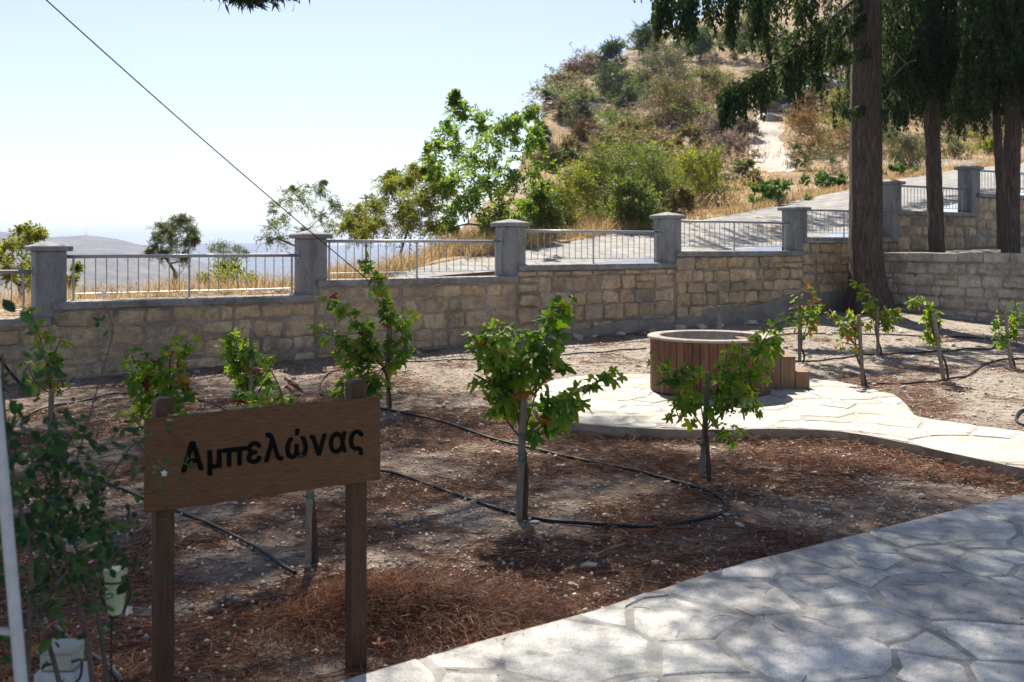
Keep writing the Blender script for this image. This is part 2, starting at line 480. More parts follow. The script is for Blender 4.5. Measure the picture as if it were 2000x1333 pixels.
fol('brightgreen', (0.035, 0.095, 0.022), (0.075, 0.165, 0.04), (0.14, 0.23, 0.07))
fol('darkgreen', (0.018, 0.042, 0.014), (0.038, 0.075, 0.024), (0.08, 0.12, 0.035))
fol('greygreen', (0.050, 0.068, 0.036), (0.095, 0.115, 0.062), (0.16, 0.175, 0.10))
fol('olivebrown', (0.080, 0.075, 0.034), (0.15, 0.135, 0.058), (0.24, 0.21, 0.10))
fol('redbrown', (0.13, 0.068, 0.038), (0.21, 0.115, 0.06), (0.29, 0.19, 0.095), 0.25, (1.1, 1, 0.9))
fol('driedflower', (0.17, 0.125, 0.09), (0.30, 0.235, 0.175), (0.46, 0.38, 0.30), 0.25, (1.1, 1, 0.9))
fol('orange', (0.15, 0.12, 0.025), (0.26, 0.17, 0.045), (0.33, 0.19, 0.06), 0.35, (1.2, 1.05, 0.8))
fol('cypress', (0.014, 0.032, 0.012), (0.03, 0.06, 0.018), (0.07, 0.10, 0.03), 0.3)
fol('pine', (0.014, 0.035, 0.014), (0.03, 0.06, 0.022), (0.06, 0.095, 0.032), 0.25)
# ------------------------------------------------------------------ the lie of the land
W0 = np.array([-5.43, 11.67]); U = np.array([0.829, 0.559]); V = np.array([-0.559, 0.829])   # main wall line and its back normal
UV3 = (Vector((U[0], U[1], 0)), Vector((V[0], V[1], 0)), Vector((0, 0, 1)))
BAY = 3.26
def wpt(s, t, z=0.0):
    p = W0 + U * s + V * t
    return Vector((p[0], p[1], z))
def w_st(X, Y):
    dx = X - W0[0]; dy = Y - W0[1]
    return dx * U[0] + dy * U[1], dx * V[0] + dy * V[1]

def gz(X, Y):
    X = np.asarray(X, float); Y = np.asarray(Y, float)
    z = 0.02 * np.maximum(0, Y - 8) + 0.004 * X * sstep(8, 12, Y)
    z = z + 0.10 * np.exp(-((X - 6.75) ** 2 + (Y - 18.6) ** 2) / 1.5)
    z = z + 0.105 * np.exp(-((X + 0.42) / 0.40) ** 2 - ((Y - 4.30) / 0.27) ** 2)       # swept-up heap of needles
    z = z + 0.030 * (fbm(X * 1.3, Y * 1.3, 3, 4) - 0.47)
    return z
def gz1(X, Y): return float(gz(X, Y))

def on_ground(x, y, dz=0.0):
    """photo pixel -> point on the garden soil"""
    D = 6.0
    for _ in range(25):
        z = gz1((x - CX) * D / F, D) + dz
        D = (EYE - z) * F / (y - HY)
        D = min(D, 30)
    return Vector(((x - CX) * D / F, D, gz1((x - CX) * D / F, D) + dz))

# garden soil: fine near the camera, coarser towards the wall
xs = np.arange(-12, 13.01, 0.07); ys = np.concatenate([np.arange(-4, 2, 0.3), np.arange(2, 9, 0.055), np.arange(9, 23, 0.11)])
GX, GY = np.meshgrid(xs, ys)
GZ = gz(GX, GY) + 0.016 * (fbm(GX * 9, GY * 9, 8, 3) - 0.45)
idx = np.arange(GX.size).reshape(GX.shape)
q = np.stack([idx[:-1, :-1], idx[:-1, 1:], idx[1:, 1:], idx[1:, :-1]], -1).reshape(-1, 4)
S_, T_ = w_st(GX, GY)
# right retaining wall line
RC = np.array([6.95, 20.02]); RD = np.array([0.559, -0.829])
def right_side(X, Y):                       # distance to the right of the retaining wall
    return (X - RC[0]) * U[0] + (Y - RC[1]) * U[1]
bad = (T_ > 0.05) | (right_side(GX, GY) > 0.25)
q = q[~bad.ravel()[q].any(1)]
soil = np_mesh('ground', np.stack([GX.ravel(), GY.ravel(), GZ.ravel()], 1), q, M['soil'], smooth=True)
tag(soil, kind='structure')

# road behind the wall
FE = [(600, 560, 13.9), (752, 537, 14.5), (935, 500, 17.0), (1100, 475, 19.5), (1240, 448, 21.5), (1400, 425, 23.5), (1500, 405, 25.5), (1650, 372, 28.5),
      (1750, 352, 30.5), (1850, 335, 33.0), (2000, 318, 37.0), (2200, 300, 43.0), (2600, 280, 52.0)]
PILLAR_N = [-1.0, 0.0, 1.0, 2.0, 3.0, 4.0, 4.9, 5.78, 6.7, 7.6]
COPE_Z = {-1: 0.78, 0: 0.95, 1: 1.14, 2: 1.305, 3: 1.50, 4: 1.76, 5: 2.32, 6: 2.76, 7: 3.2}
fe3 = np.array([P(*p)[:] for p in FE])
fs, ft = w_st(fe3[:, 0], fe3[:, 1])
near_s = np.array([-6, -3.26, 0, 3.26, 6.52, 9.78, 13.04, 16.0, 18.8, 21.8, 25, 34])
near_z = np.array([0.55, 0.70, 0.86, 1.04, 1.22, 1.40, 1.63, 2.08, 2.56, 3.0, 3.5, 4.6])
def road_far(s): return np.interp(s, fs, ft), np.interp(s, fs, fe3[:, 2])
ss = np.arange(4.2, 40, 0.4); tt = np.concatenate([np.linspace(0, 1, 11), [1.12]])
SS, TT = np.meshgrid(ss, tt)
ft_, fz_ = road_far(SS); nz_ = np.interp(SS, near_s, near_z)
t0 = 0.16
tq = t0 + (np.maximum(ft_, 0.2) - t0) * TT
zq = nz_ + (fz_ - nz_) * (np.minimum(TT, 1) ** 1.15) - np.where(TT > 1.01, 0.25, 0)
RXY = W0 + SS[..., None] * U + tq[..., None] * V
idx = np.arange(SS.size).reshape(SS.shape)
q = np.stack([idx[:-1, :-1], idx[:-1, 1:], idx[1:, 1:], idx[1:, :-1]], -1).reshape(-1, 4)
def road_material():
    m, nt, out = _new('road_setts')
    mp = nt.nodes.new('ShaderNodeMapping'); mp.inputs['Rotation'].default_value = (0, 0, -math.radians(34) + math.radians(20))
    nt.links.new(_pos(nt), mp.inputs['Vector'])
    b = nt.nodes.new('ShaderNodeTexBrick'); b.inputs['Scale'].default_value = 1.0
    b.inputs['Brick Width'].default_value = 0.62; b.inputs['Row Height'].default_value = 0.42; b.inputs['Mortar Size'].default_value = 0.024
    b.inputs['Mortar Smooth'].default_value = 0.2
    b.inputs['Color1'].default_value = (0.24, 0.235, 0.23, 1); b.inputs['Color2'].default_value = (0.32, 0.31, 0.30, 1); b.inputs['Mortar'].default_value = (0.18, 0.165, 0.145, 1)
    nt.links.new(mp.outputs[0], b.inputs['Vector'])
    n = _noise(nt, _pos(nt), 3.0, 6, 0.65)
    c = _mix(nt, 1.0, b.outputs['Color'], _ramp(nt, n, [(0.3, 0.75), (0.7, 1.2)]), 'MULTIPLY')
    n2 = _noise(nt, _pos(nt), 1.2, 4, 0.6)
    c = _mix(nt, _ramp(nt, n2, [(0.55, 0.0), (0.72, 0.5)]), c, (0.36, 0.26, 0.14))
    _bsdf(nt, out, c, 0.85, _bump(nt, _math(nt, 'SUBTRACT', n, b.outputs['Fac']), 0.6, 0.02), 0, 0.2)
    return m
M['road'] = road_material()
road = np_mesh('road', np.stack([RXY[..., 0].ravel(), RXY[..., 1].ravel(), zq.ravel()], 1), q, M['road'], smooth=True)
tag(road, kind='structure')

# hillside and the bank that falls to the valley on the left
RIDGE = [(990, 205, 84), (1070, 168, 88), (1120, 152, 92), (1180, 131, 97), (1240, 92, 104), (1300, 62, 112), (1400, 22, 122), (1500, -8, 130), (1700, -60, 140), (2000, -110, 150), (2700, -200, 165)]
rp = np.array(RIDGE, float)
wall_px = []
for n in np.arange(-4, 2.05, 0.25):
    p = wpt(n * BAY, 0.2); wall_px.append((CX + p.x * F / p.y, p.y, float(np.interp(n * BAY, near_s, near_z))))
wall_px = np.array(wall_px)
fe_px = np.array(FE, float)
def edge(px):
    px = np.asarray(px, float)
    De = np.where(px < 752, np.interp(px, wall_px[:, 0], wall_px[:, 1]), np.interp(px, fe_px[:, 0], fe_px[:, 2]))
    ze = np.where(px < 752, np.interp(px, wall_px[:, 0], wall_px[:, 2]), np.interp(px, fe_px[:, 0], fe3[:, 2]))
    return De, ze
def hill_z(px, D):
    px = np.asarray(px, float); D = np.asarray(D, float)
    De, ze = edge(px)
    Dr = np.interp(px, rp[:, 0], rp[:, 2]); yr = np.interp(px, rp[:, 0], rp[:, 1])
    zr = EYE - (yr - HY) * Dr / F
    qq = np.clip((D - De) / (Dr - De), 0, None)
    X = (px - CX) * D / F
    up = np.where(qq < 1, ze + (zr - ze) * np.abs(qq) ** 1.35, zr - 0.10 * (D - Dr))
    bump = (fbm(X * 0.12, D * 0.12, 21, 4) - 0.47) * np.clip((D - De) * 0.10, 0, 3.5) * np.clip(1.25 - qq, 0.1, 1)
    up = up + bump
    dn = ze - 0.03 * (D - De) - 0.42 * np.maximum(0, D - De - np.interp(px, [300, 700], [1.6, 4.0])) ** 1.03
    dn = np.maximum(dn, -48)
    dn = dn + 0.4 * (fbm(X * 0.4, D * 0.4, 31, 3) - 0.47) * np.clip((D - De) * 0.5, 0, 1)
    cpx = np.interp(D, [22, 40, 60, 90], [880, 975, 1035, 1072]) + 30 * (fbm(D * 0.09, D * 0.0 + 3.3, 57, 3) - 0.44)     # the nose of the hill runs down to the left
    w = sstep(-95, 28, px - cpx)
    wn_ = sstep(20, 34, D)                   # near the road the bank runs on to the left
    w = np.maximum(w, (1 - wn_) * sstep(820, 960, px) * 0.6)
    return dn * (1 - w) + up * w
pxs = np.concatenate([np.arange(-700, 900, 50), np.arange(900, 1100, 9), np.arange(1100, 2720, 26)])
qs = np.concatenate([np.concatenate([[-0.0035], np.linspace(0.0, 0.2, 33)]), np.linspace(0.205, 1.35, 60)])
PX, QQ = np.meshgrid(pxs, qs)
De_, ze_ = edge(PX); Dr_ = np.interp(PX, rp[:, 0], rp[:, 2])
DD = De_ + QQ * (Dr_ - De_)
ZZ = hill_z(PX, np.maximum(DD, De_))
ZZ = np.where(QQ < 0, ze_ - 0.22, ZZ + 0.02)
ZZ = ZZ + np.where(QQ > 0.002, 0.05 * (fbm(PX * 0.08, DD * 2.0, 41, 2) - 0.37), 0)
idx = np.arange(PX.size).reshape(PX.shape)
q = np.stack([idx[:-1, :-1], idx[:-1, 1:], idx[1:, 1:], idx[1:, :-1]], -1).reshape(-1, 4)
def hill_material():
    m, nt, out = _new('dry_hillside')
    pos = _pos(nt)
    n1 = _noise(nt, pos, 0.30, 7, 0.65, 0.3); n2 = _noise(nt, pos, 3.5, 5, 0.7); n3 = _noise(nt, pos, 0.13, 4, 0.55, 0.6)
    c = _ramp(nt, n1, [(0.32, (0.20, 0.145, 0.09)), (0.45, (0.33, 0.23, 0.14)), (0.58, (0.42, 0.31, 0.20)), (0.72, (0.40, 0.33, 0.25))])
    rock = _ramp(nt, n3, [(0.57, 0.0), (0.66, 0.8)])
    c = _mix(nt, rock, c, (0.46, 0.42, 0.37))
    c = _mix(nt, 1.0, c, _ramp(nt, n2, [(0.28, 0.6), (0.7, 1.3)]), 'MULTIPLY')
    _bsdf(nt, out, c, 0.95, _bump(nt, n2, 0.8, 0.25), 0, 0.05)
    return m
M['hill'] = hill_material()
hillside = np_mesh('hillside_terrain', np.stack([((PX - CX) * DD / F).ravel(), DD.ravel(), ZZ.ravel()], 1), q, M['hill'], smooth=True)
tag(hillside, kind='structure')

def on_hill(x, y, d0=None, d1=None):
    """photo pixel -> point on the hillside (first hit when going away from the camera)"""
    De, ze = edge(x)
    Ds = np.linspace(float(De) if d0 is None else d0, 150 if d1 is None else d1, 500)
    z = hill_z(np.full_like(Ds, x), Ds)
    yy = HY - (z - EYE) * F / Ds
    k = np.argmax(yy <= y) if (yy <= y).any() else int(np.argmin(yy))
    return Vector(((x - CX) * Ds[k] / F, Ds[k], z[k]))

# pale dirt track and rock outcrop on the hillside
def ribbon(name, pts, widths, mat, lift, segs=8):
    vs = []; fs_ = []
    n = len(pts)
    for i in range(n):
        a = pts[max(0, i - 1)]; b = pts[min(n - 1, i + 1)]
        d = (b - a); d.z = 0; d.normalize()
        side = Vector((d.y, -d.x, 0))
        for k in range(segs + 1):
            w = widths[i] * (k / segs - 0.5)
            p = pts[i] + side * w
            px = CX + p.x * F / p.y
            e = min(1.0, i / 4.0, (n - 1 - i) / 3.0) * min(1.0, 4 * k / segs + 0.0, 4 * (segs - k) / segs)
            vs.append((p.x, p.y, float(hill_z(px, p.y)) - 0.12 + (lift + 0.12) * e))
    for i in range(n - 1):
        for k in range(segs):
            a = i * (segs + 1) + k
            fs_.append((a, a + 1, a + segs + 2, a + segs + 1))
    return mesh_obj(name, vs, fs_, mat, None, True)
M['track'] = surf('pale_dirt_track', [(0.40, 0.35, 0.29), (0.50, 0.45, 0.385), (0.60, 0.55, 0.48)], 0.9, stain=(0.42, 0.28, 0.14), sscale=0.35, samt=0.5, bump=0.6, bscale=4, bdist=0.1)
tp = [on_hill(1530, 352), on_hill(1512, 325), on_hill(1502, 300), on_hill(1492, 275), on_hill(1485, 255), on_hill(1490, 243), on_hill(1512, 238)]
dense = []
for a, b in zip(tp[:-1], tp[1:]):
    for k in range(5): dense.append(a.lerp(b, k / 5))
dense.append(tp[-1])
tag(ribbon('dirt_path', dense, [2.6 + 0.3 * (i / len(dense)) for i in range(len(dense))], M['track'], 0.10), kind='structure')
M['rock'] = surf('pale_hill_rock', [(0.30, 0.275, 0.25), (0.42, 0.40, 0.37), (0.52, 0.50, 0.47)], 0.7, stain=(0.2, 0.15, 0.1), sscale=0.5, samt=0.6, bump=0.9, bscale=2.5, bdist=0.25)

# distant ridges across the valley
def far_ridge(name, prof, D0, D1, zlow, mat, seed):
    pr = np.array(prof, float)
    px = np.arange(-900, 2900, 12.0)
    yr = np.interp(px, pr[:, 0], pr[:, 1])
    rows = 26
    vs = []
    for j in range(rows + 1):
        f = j / rows
        D = D0 + (D1 - D0) * f
        X = (px - CX) * D / F
        zr = EYE - (yr - HY) * D1 / F
        z = zlow + (zr - zlow) * (f ** 1.1) + (fbm(X * 0.006, np.full_like(X, D * 0.006), seed, 4) - 0.47) * (26 * (1 - f) + 3.0)
        vs.append(np.stack([X, np.full_like(X, D), z], 1))
    X = (px - CX) * D1 * 1.15 / F
    vs.append(np.stack([X, np.full_like(X, D1 * 1.15), np.full_like(X, zlow)], 1))
    n = len(px); idx = np.arange(n * (rows + 2)).reshape(rows + 2, n)
    q = np.stack([idx[:-1, :-1], idx[:-1, 1:], idx[1:, 1:], idx[1:, :-1]], -1).reshape(-1, 4)
    o = np_mesh(name, np.concatenate(vs), q, mat, smooth=True)
    return tag(o, kind='structure')
def far_material():
    m, nt, out = _new('far_scrub_slopes')
    mp = nt.nodes.new('ShaderNodeMapping'); mp.inputs['Scale'].default_value = (0.35, 0.35, 3.0)
    nt.links.new(_pos(nt), mp.inputs['Vector'])
    n1 = _noise(nt, mp.outputs[0], 0.03, 7, 0.72); n2 = _noise(nt, _pos(nt), 0.09, 5, 0.75)
    c = _ramp(nt, n1, [(0.35, (0.05, 0.048, 0.035)), (0.5, (0.12, 0.10, 0.07)), (0.65, (0.20, 0.165, 0.12))])
    c = _mix(nt, 1.0, c, _ramp(nt, n2, [(0.4, 0.45), (0.55, 1.15)]), 'MULTIPLY')
    _bsdf(nt, out, c, 0.95)
    return m
M['far'] = far_material()
far_ridge('distant_hill', [(-900, 425), (-300, 435), (0, 453), (40, 457), (95, 464), (170, 460), (225, 466), (270, 477), (330, 492), (430, 520), (560, 540), (900, 545), (2900, 545)], 380, 1500, -70, M['far'], 61)
far_ridge('distant_hill', [(-900, 470), (200, 480), (330, 478), (420, 475), (520, 476), (620, 480), (760, 478), (900, 484), (1500, 480), (2900, 478)], 1700, 4300, -130, M['far'], 71)
# valley floor sheet out to the horizon
mesh = [(-9000, 20, -150), (9000, 20, -150), (9000, 9000, -150), (-9000, 9000, -150)]
tag(mesh_obj('valley_ground', mesh, [(0, 1, 2, 3)], M['far']), kind='structure')
# ------------------------------------------------------------------ stone pieces
def stone_mesh(poly, o3, a3, b3, n3, proud, mat, rnd, name='stone', back=0.05):
    """poly: 2D outline (a,b) -> chunky stone lying on plane o3 + a*a3 + b*b3, bulging along n3"""
    k = len(poly)
    ca = sum(p[0] for p in poly) / k; cb = sum(p[1] for p in poly) / k
    def pt(a, b, h): return o3 + a3 * a + b3 * b + n3 * h
    vs = [pt(a, b, -back) for a, b in poly]
    e = 0.010 + 0.008 * rnd.random()
    vs += [pt(a, b, proud - e * 1.3) for a, b in poly]
    for a, b in poly:
        da, db = ca - a, cb - b
        L = math.hypot(da, db) or 1
        f = min(0.45, 0.022 / L)
        vs.append(pt(a + da * f, b + db * f, proud + (rnd.random() - 0.5) * 0.022))
    vs.append(pt(ca, cb, proud + 0.004 + rnd.random() * 0.012))
    fs = []
    for i in range(k):
        j = (i + 1) % k
        fs.append((i, j, k + j, k + i)); fs.append((k + i, k + j, 2 * k + j, 2 * k + i)); fs.append((2 * k + i, 2 * k + j, 3 * k))
    return vs, fs

def course_stones(s0, s1, zb_fn, zt, rnd, hmin, hmax, wmin, wmax, joint):
    """list of 2D outlines filling a wall face between s0..s1 and up to zt, in uneven courses"""
    out = []
    z = zt
    zlow = min(zb_fn(s0), zb_fn(s1), zb_fn((s0 + s1) / 2))
    first = True
    while z > zlow + 0.06:
        h = rnd.uniform(hmin, hmax)
        if rnd.random() < 0.16: h *= 0.55
        if z - h < zlow + 0.05: h = z - zlow + 0.02
        s = s0
        wob = rnd.uniform(-0.012, 0.012)
        while s < s1 - 0.03:
            w = rnd.uniform(wmin, wmax) * (0.6 if rnd.random() < 0.25 else 1)
            if s1 - s - w < wmin * 0.6: w = s1 - s
            zb = z - h; zt_ = z
            if zt_ > zb_fn(s + w / 2) + 0.02:
                pieces = [(zb, zt_)]
                if h > 0.22 and rnd.random() < 0.14:
                    m_ = zb + h * rnd.uniform(0.35, 0.65); pieces = [(zb, m_), (m_, zt_)]
                for (b0, b1) in pieces:
                    j = joint * rnd.uniform(0.6, 1.5) / 2
                    L, R, B, T = s + j, s + w - j, b0 + j, b1 - j
                    if R - L < 0.04 or T - B < 0.03: continue
                    cut = min(R - L, T - B) * rnd.uniform(0.08, 0.34)
                    q = lambda a: rnd.uniform(-a, a)
                    jt = min(0.024, (T - B) * 0.14)
                    poly = [(L + cut * rnd.random(), B + q(jt)), ((L + R) / 2 + q(0.04), B + q(jt)), (R - cut * rnd.random(), B + q(jt)),
                            (R + q(jt), B + cut), (R + q(jt), T - cut), (R - cut * rnd.random(), T + q(jt)),
                            ((L + R) / 2 + q(0.04), T + q(jt)), (L + cut * rnd.random(), T + q(jt)), (L + q(jt), T - cut), (L + q(jt), B + cut)]
                    poly = [(a, b + wob) for a, b in poly]
                    out.append(poly)
            s += w
        z -= h
        first = False
    return out

# ------------------------------------------------------------------ main garden wall with coping
wall = empty('garden_wall', wpt(0, 0, 0))
tag(wall, 'long low stone garden wall with stepped concrete coping along the road', 'wall')
TF = -0.17                                             # front face of the wall core
segs = [(-1, -3.26, 0.0), (0, 0, 3.26), (1, 3.26, 6.52), (2, 6.52, 9.78), (3, 9.78, 13.04), (4, 13.04, 15.97)]
def ground_s(s, t=-0.3):
    p = wpt(s, t); return gz1(p.x, p.y)
core = MB()
n_st = 0
for (k, s0, s1) in segs:
    zt = COPE_Z[k] - 0.09
    core.box(wpt((s0 + s1) / 2, TF + 0.17, (zt - 0.5) / 2 + 0.0), (s1 - s0 - 0.004, 0.34, zt + 0.5), UV3)
core.build('mortar_core', M['mortar'], wall)
rw = random.Random(3)
a3, b3, n3 = UV3[0], UV3[2], -UV3[1]
o3 = wpt(0, TF, 0)
def render_top(s):          # cement render at the foot of the wall, rising to the right
    return ground_s(s) + float(np.interp(s, [5.6, 6.3, 8, 10, 11.5, 13, 16], [-0.02, 0.10, 0.16, 0.24, 0.34, 0.44, 0.40])) + 0.03 * math.sin(s * 3.1)
for (k, s0, s1) in segs:
    zt = COPE_Z[k] - 0.10
    big = k <= 1
    polys = course_stones(s0 + 0.02, s1 - 0.02, (lambda s: ground_s(s) - 0.03) if k < 1 else (lambda s: render_top(s) - 0.03), zt, rw,
                          0.19 if big else 0.16, 0.28 if big else 0.25, 0.28, 0.52 if big else 0.46, 0.024 if big else 0.022)
    for poly in polys:
        proud = rw.uniform(0.006, 0.030) if k <= 1 else rw.uniform(0.018, 0.060)
        v, f = stone_mesh(poly, o3, a3, b3, n3, proud, M['stone'], rw)
        mesh_obj('stone', v, f, M['stone'], wall)
        n_st += 1
# cement render band: a ragged sheet of plaster proud of the stones
vs = []; fs_ = []
sv = np.arange(5.7, 15.9, 0.12)
for i, s in enumerate(sv):
    top = render_top(s) + 0.05 * float(fbm(s * 3.0, 2.2, 5, 3)) - 0.02
    for j, (fr, off) in enumerate(((0, 0.065), (0.35, 0.067), (0.7, 0.064), (0.96, 0.058), (1.0, -0.01))):
        zb = ground_s(s) - 0.08
        vs.append(wpt(s, TF - off - 0.006 * float(vnoise(s * 4, j * 2.1, 9)), zb + (top - zb) * fr))
n5 = 5
for i in range(len(sv) - 1):
    for j in range(4):
        fs_.append((i * n5 + j, (i + 1) * n5 + j, (i + 1) * n5 + j + 1, i * n5 + j + 1))
tag(mesh_obj('cement_render', vs, fs_, M['render'], wall), 'grey cement render skirting the foot of the wall')
for (k, s0, s1) in segs:
    b = MB(); L = s1 - s0 - 0.03
    # coping slab with slightly worn front edge: swept profile with noise
    prof = [(-0.235, -0.085), (-0.24, -0.02), (-0.225, 0.0), (0.0, 0.006), (0.225, 0.0), (0.235, -0.085)]
    st = np.linspace(s0 + 0.015, s1 - 0.015, 26)
    vs = []; fs_ = []
    for i, s in enumerate(st):
        for j, (t, z) in enumerate(prof):
            jit = 0.022 * (float(fbm(s * 5, j * 1.7 + k * 9, 12, 3)) - 0.44)
            vs.append(wpt(s, t + jit, COPE_Z[k] + z + jit * 0.6))
    m_ = len(prof)
    for i in range(len(st) - 1):
        for j in range(m_):
            j2 = (j + 1) % m_
            fs_.append((i * m_ + j, (i + 1) * m_ + j, (i + 1) * m_ + j2, i * m_ + j2))
    fs_.append(tuple(range(m_))); fs_.append(tuple((len(st) - 1) * m_ + j for j in range(m_)))
    mesh_obj('coping_slab', vs, fs_, M['coping'], wall)

# ------------------------------------------------------------------ upper wall behind the cypress trunks
uw = empty('upper_wall', wpt(16.0, 0, 1.4))
tag(uw, 'shaded stone wall behind the cypress trunks with stepped coping', 'wall')
usegs = [(5, 15.97, 18.84), (6, 18.84, 21.84), (7, 21.84, 24.8)]
core = MB()
for (k, s0, s1) in usegs:
    zt = COPE_Z[k] - 0.09
    core.box(wpt((s0 + s1) / 2 + 0.002, 0, zt / 2 + 0.3), (s1 - s0 - 0.004, 0.34, zt - 0.6), UV3)
core.build('mortar_core', M['mortar'], uw)
for (k, s0, s1) in usegs:
    for poly in course_stones(s0 + 0.02, s1 - 0.02, lambda s: 1.30, COPE_Z[k] - 0.10, rw, 0.2, 0.3, 0.3, 0.5, 0.022):
        v, f = stone_mesh(poly, o3, a3, b3, n3, rw.uniform(0.008, 0.03), M['stone'], rw)
        mesh_obj('stone', v, f, M['stone'], uw)
    MB().box(wpt((s0 + s1) / 2, 0, COPE_Z[k] - 0.0445), (s1 - s0 - 0.03, 0.47, 0.085), UV3, 0.012).build('coping_slab', M['coping'], uw)

# ------------------------------------------------------------------ pillars
CAP_TOP = [1.50, 1.656, 1.814, 2.01, 2.175, 2.38, 2.976, 3.40, 3.85]
where = ['out at the far left end of the wall', 'grey concrete pillar with pyramid cap, leftmost on the wall', 'grey concrete pillar crossed by the slanting cable',
         'grey concrete pillar below the tall green roadside tree', 'pale grey concrete pillar in front of the reddish roadside bush',
         'grey concrete pillar just left of the thick cypress trunk', 'grey concrete pillar between the two thickest cypress trunks', 'dark shaded concrete pillar farthest up the road, between cypress trunks', 'concrete pillar at the upper end of the wall']
def pillar(i):
    n = PILLAR_N[i]; s = n * BAY
    zt = CAP_TOP[i]
    zb = COPE_Z[i - 2] - 0.10 if i - 2 in COPE_Z else 0.5
    o = empty('concrete_pillar', wpt(s, 0, zb))
    tag(o, where[i], 'pillar', 'concrete pillars along the garden wall')
    h = zt - 0.115 - zb
    b = MB()
    lean = 0.004
    A = UV3
    b.box(wpt(s, 0, zb + h / 2), (0.335, 0.345, h), A, 0.010)
    b.build('shaft', M['concrete'], o)
    c = MB()
    w = 0.225; z0 = zt - 0.115
    ring = [(-1, -1), (1, -1), (1, 1), (-1, 1)]
    vs = []
    for (k_, zz) in ((w - 0.012, z0), (w, z0 + 0.010), (w, z0 + 0.052), (w - 0.012, z0 + 0.064), (0.03, zt)):
        for (a, d) in ring: vs.append(wpt(s + a * k_, d * k_, zz))
    fs_ = [(0, 1, 2, 3)]
    for r in range(4):
        for j in range(4):
            j2 = (j + 1) % 4
            fs_.append((r * 4 + j, r * 4 + j2, (r + 1) * 4 + j2, (r + 1) * 4 + j))
    fs_.append((16, 17, 18, 19))
    mesh_obj('cap', vs, fs_, M['concrete'], o)
for i in range(1, 8): pillar(i)

# ------------------------------------------------------------------ railings
rail_where = {-1: 'grey steel railing cut off at the left edge, left of the first pillar', 0: 'grey steel railing with the valley and olive tree behind it',
              1: 'grey steel railing with dry grass behind it, above the tallest vine', 2: 'grey steel railing in front of the road below the reddish bush',
              3: 'grey steel railing left of the thick cypress, tree shade on the road behind', 4: 'grey steel railing partly hidden by the thick cypress trunk',
              5: 'dark steel railing between two shaded pillars behind a slim cypress trunk', 6: 'dark steel railing farthest right behind two slim trunks'}
bal_me = {}
def railing(k, s0, s1, drop=0.0):
    z = COPE_Z[k]; zr = z + 0.525
    o = empty('railing', wpt((s0 + s1) / 2, 0, z))
    tag(o, rail_where[k], 'railing', 'steel railings between the pillars')
    tr_ = MB().tube([wpt(s0 + 0.165, 0, zr), wpt((s0 + s1) / 2, 0, zr + 0.003), wpt(s1 - 0.165, 0, zr)], 0.022, 10).build('top_rail', M['steel'], o, True)
    MB().tube([wpt(s1 - 0.185, 0, zr), wpt(s1 - 0.168, 0, zr)], 0.05, 14).build('flange', M['steel'], tr_)
    mid = (s0 + s1) / 2
    for ps in (s0 + 0.27, mid, s1 - 0.27):
        MB().tube([wpt(ps, 0, z + 0.004), wpt(ps, 0, z + 0.012), wpt(ps, 0, z + 0.013), wpt(ps, 0, zr - 0.018)], [0.035, 0.033, 0.014, 0.014], 8).build('post', M['steel'], o)
    for (a, b) in ((s0 + 0.27, mid), (mid, s1 - 0.27)):
        MB().tube([wpt(a, 0, z + 0.085), wpt(b, 0, z + 0.085)], 0.006, 5).build('bottom_bar', M['steel'], o)
        nb = max(3, int(round((b - a) / 0.122)))
        for j in range(1, nb):
            ps = a + (b - a) * j / nb
            h = zr - 0.02 - (z + 0.088)
            if 'b' not in bal_me:
                bal_me['b'] = mesh_data('baluster', *(lambda q: (q.v, q.f))(MB().tube([(0, 0, 0), (0, 0, h)], 0.0062, 5)), M['steel'])
            bo = bpy.data.objects.new('baluster', bal_me['b'])
            link(bo, o, Matrix.Translation(wpt(ps, 0, z + 0.088)))
railing(-1, -3.26, 0)
for k, (s0, s1) in {0: (0, 3.26), 1: (3.26, 6.52), 2: (6.52, 9.78), 3: (9.78, 13.04), 4: (13.04, 15.97), 5: (15.97, 18.84), 6: (18.84, 21.84)}.items():
    railing(k, s0, s1)

# ------------------------------------------------------------------ retaining wall on the right
rwall = empty('retaining_wall', (RC[0], RC[1], 0.3))
tag(rwall, 'pale block stone retaining wall at right behind the small vines', 'wall')
RA = Vector((RD[0], RD[1], 0)); RN = Vector((-U[0], -U[1], 0))
RZT = 1.47
L = 7.5
MB().box(Vector((RC[0], RC[1], 0)) + RA * (L / 2) - RN * 0.15 + Vector((0, 0, 0.45)), (L, 0.30, 2 * (RZT - 0.02 - 0.45)), (RA, -RN, Vector((0, 0, 1)))).build('mortar_core', M['mortar'], rwall)
ro = Vector((RC[0], RC[1], 0))
def rg(s):
    p = ro + RA * s + RN * 0.15; return gz1(p.x, p.y) - 0.04
for poly in course_stones(0.05, 5.6, rg, RZT - 0.17, rw, 0.19, 0.235, 0.30, 0.52, 0.036):
    v, f = stone_mesh(poly, ro, RA, Vector((0, 0, 1)), RN, rw.uniform(0.008, 0.03), M['stone_grey'], rw)
    mesh_obj('stone', v, f, M['stone_grey'], rwall)
s = 0.0
while s < 5.6:
    w = rw.uniform(0.4, 0.75)
    z0 = RZT - 0.165; top = RZT + rw.uniform(-0.012, 0.012)
    MB().box(ro + RA * (s + w / 2) - RN * 0.13 + Vector((0, 0, (z0 + top) / 2)), (w - 0.014, 0.32, top - z0), (RA, -RN, Vector((0, 0, 1))), 0.012).build('cap_stone', M['stone_grey'], rwall)
    s += w
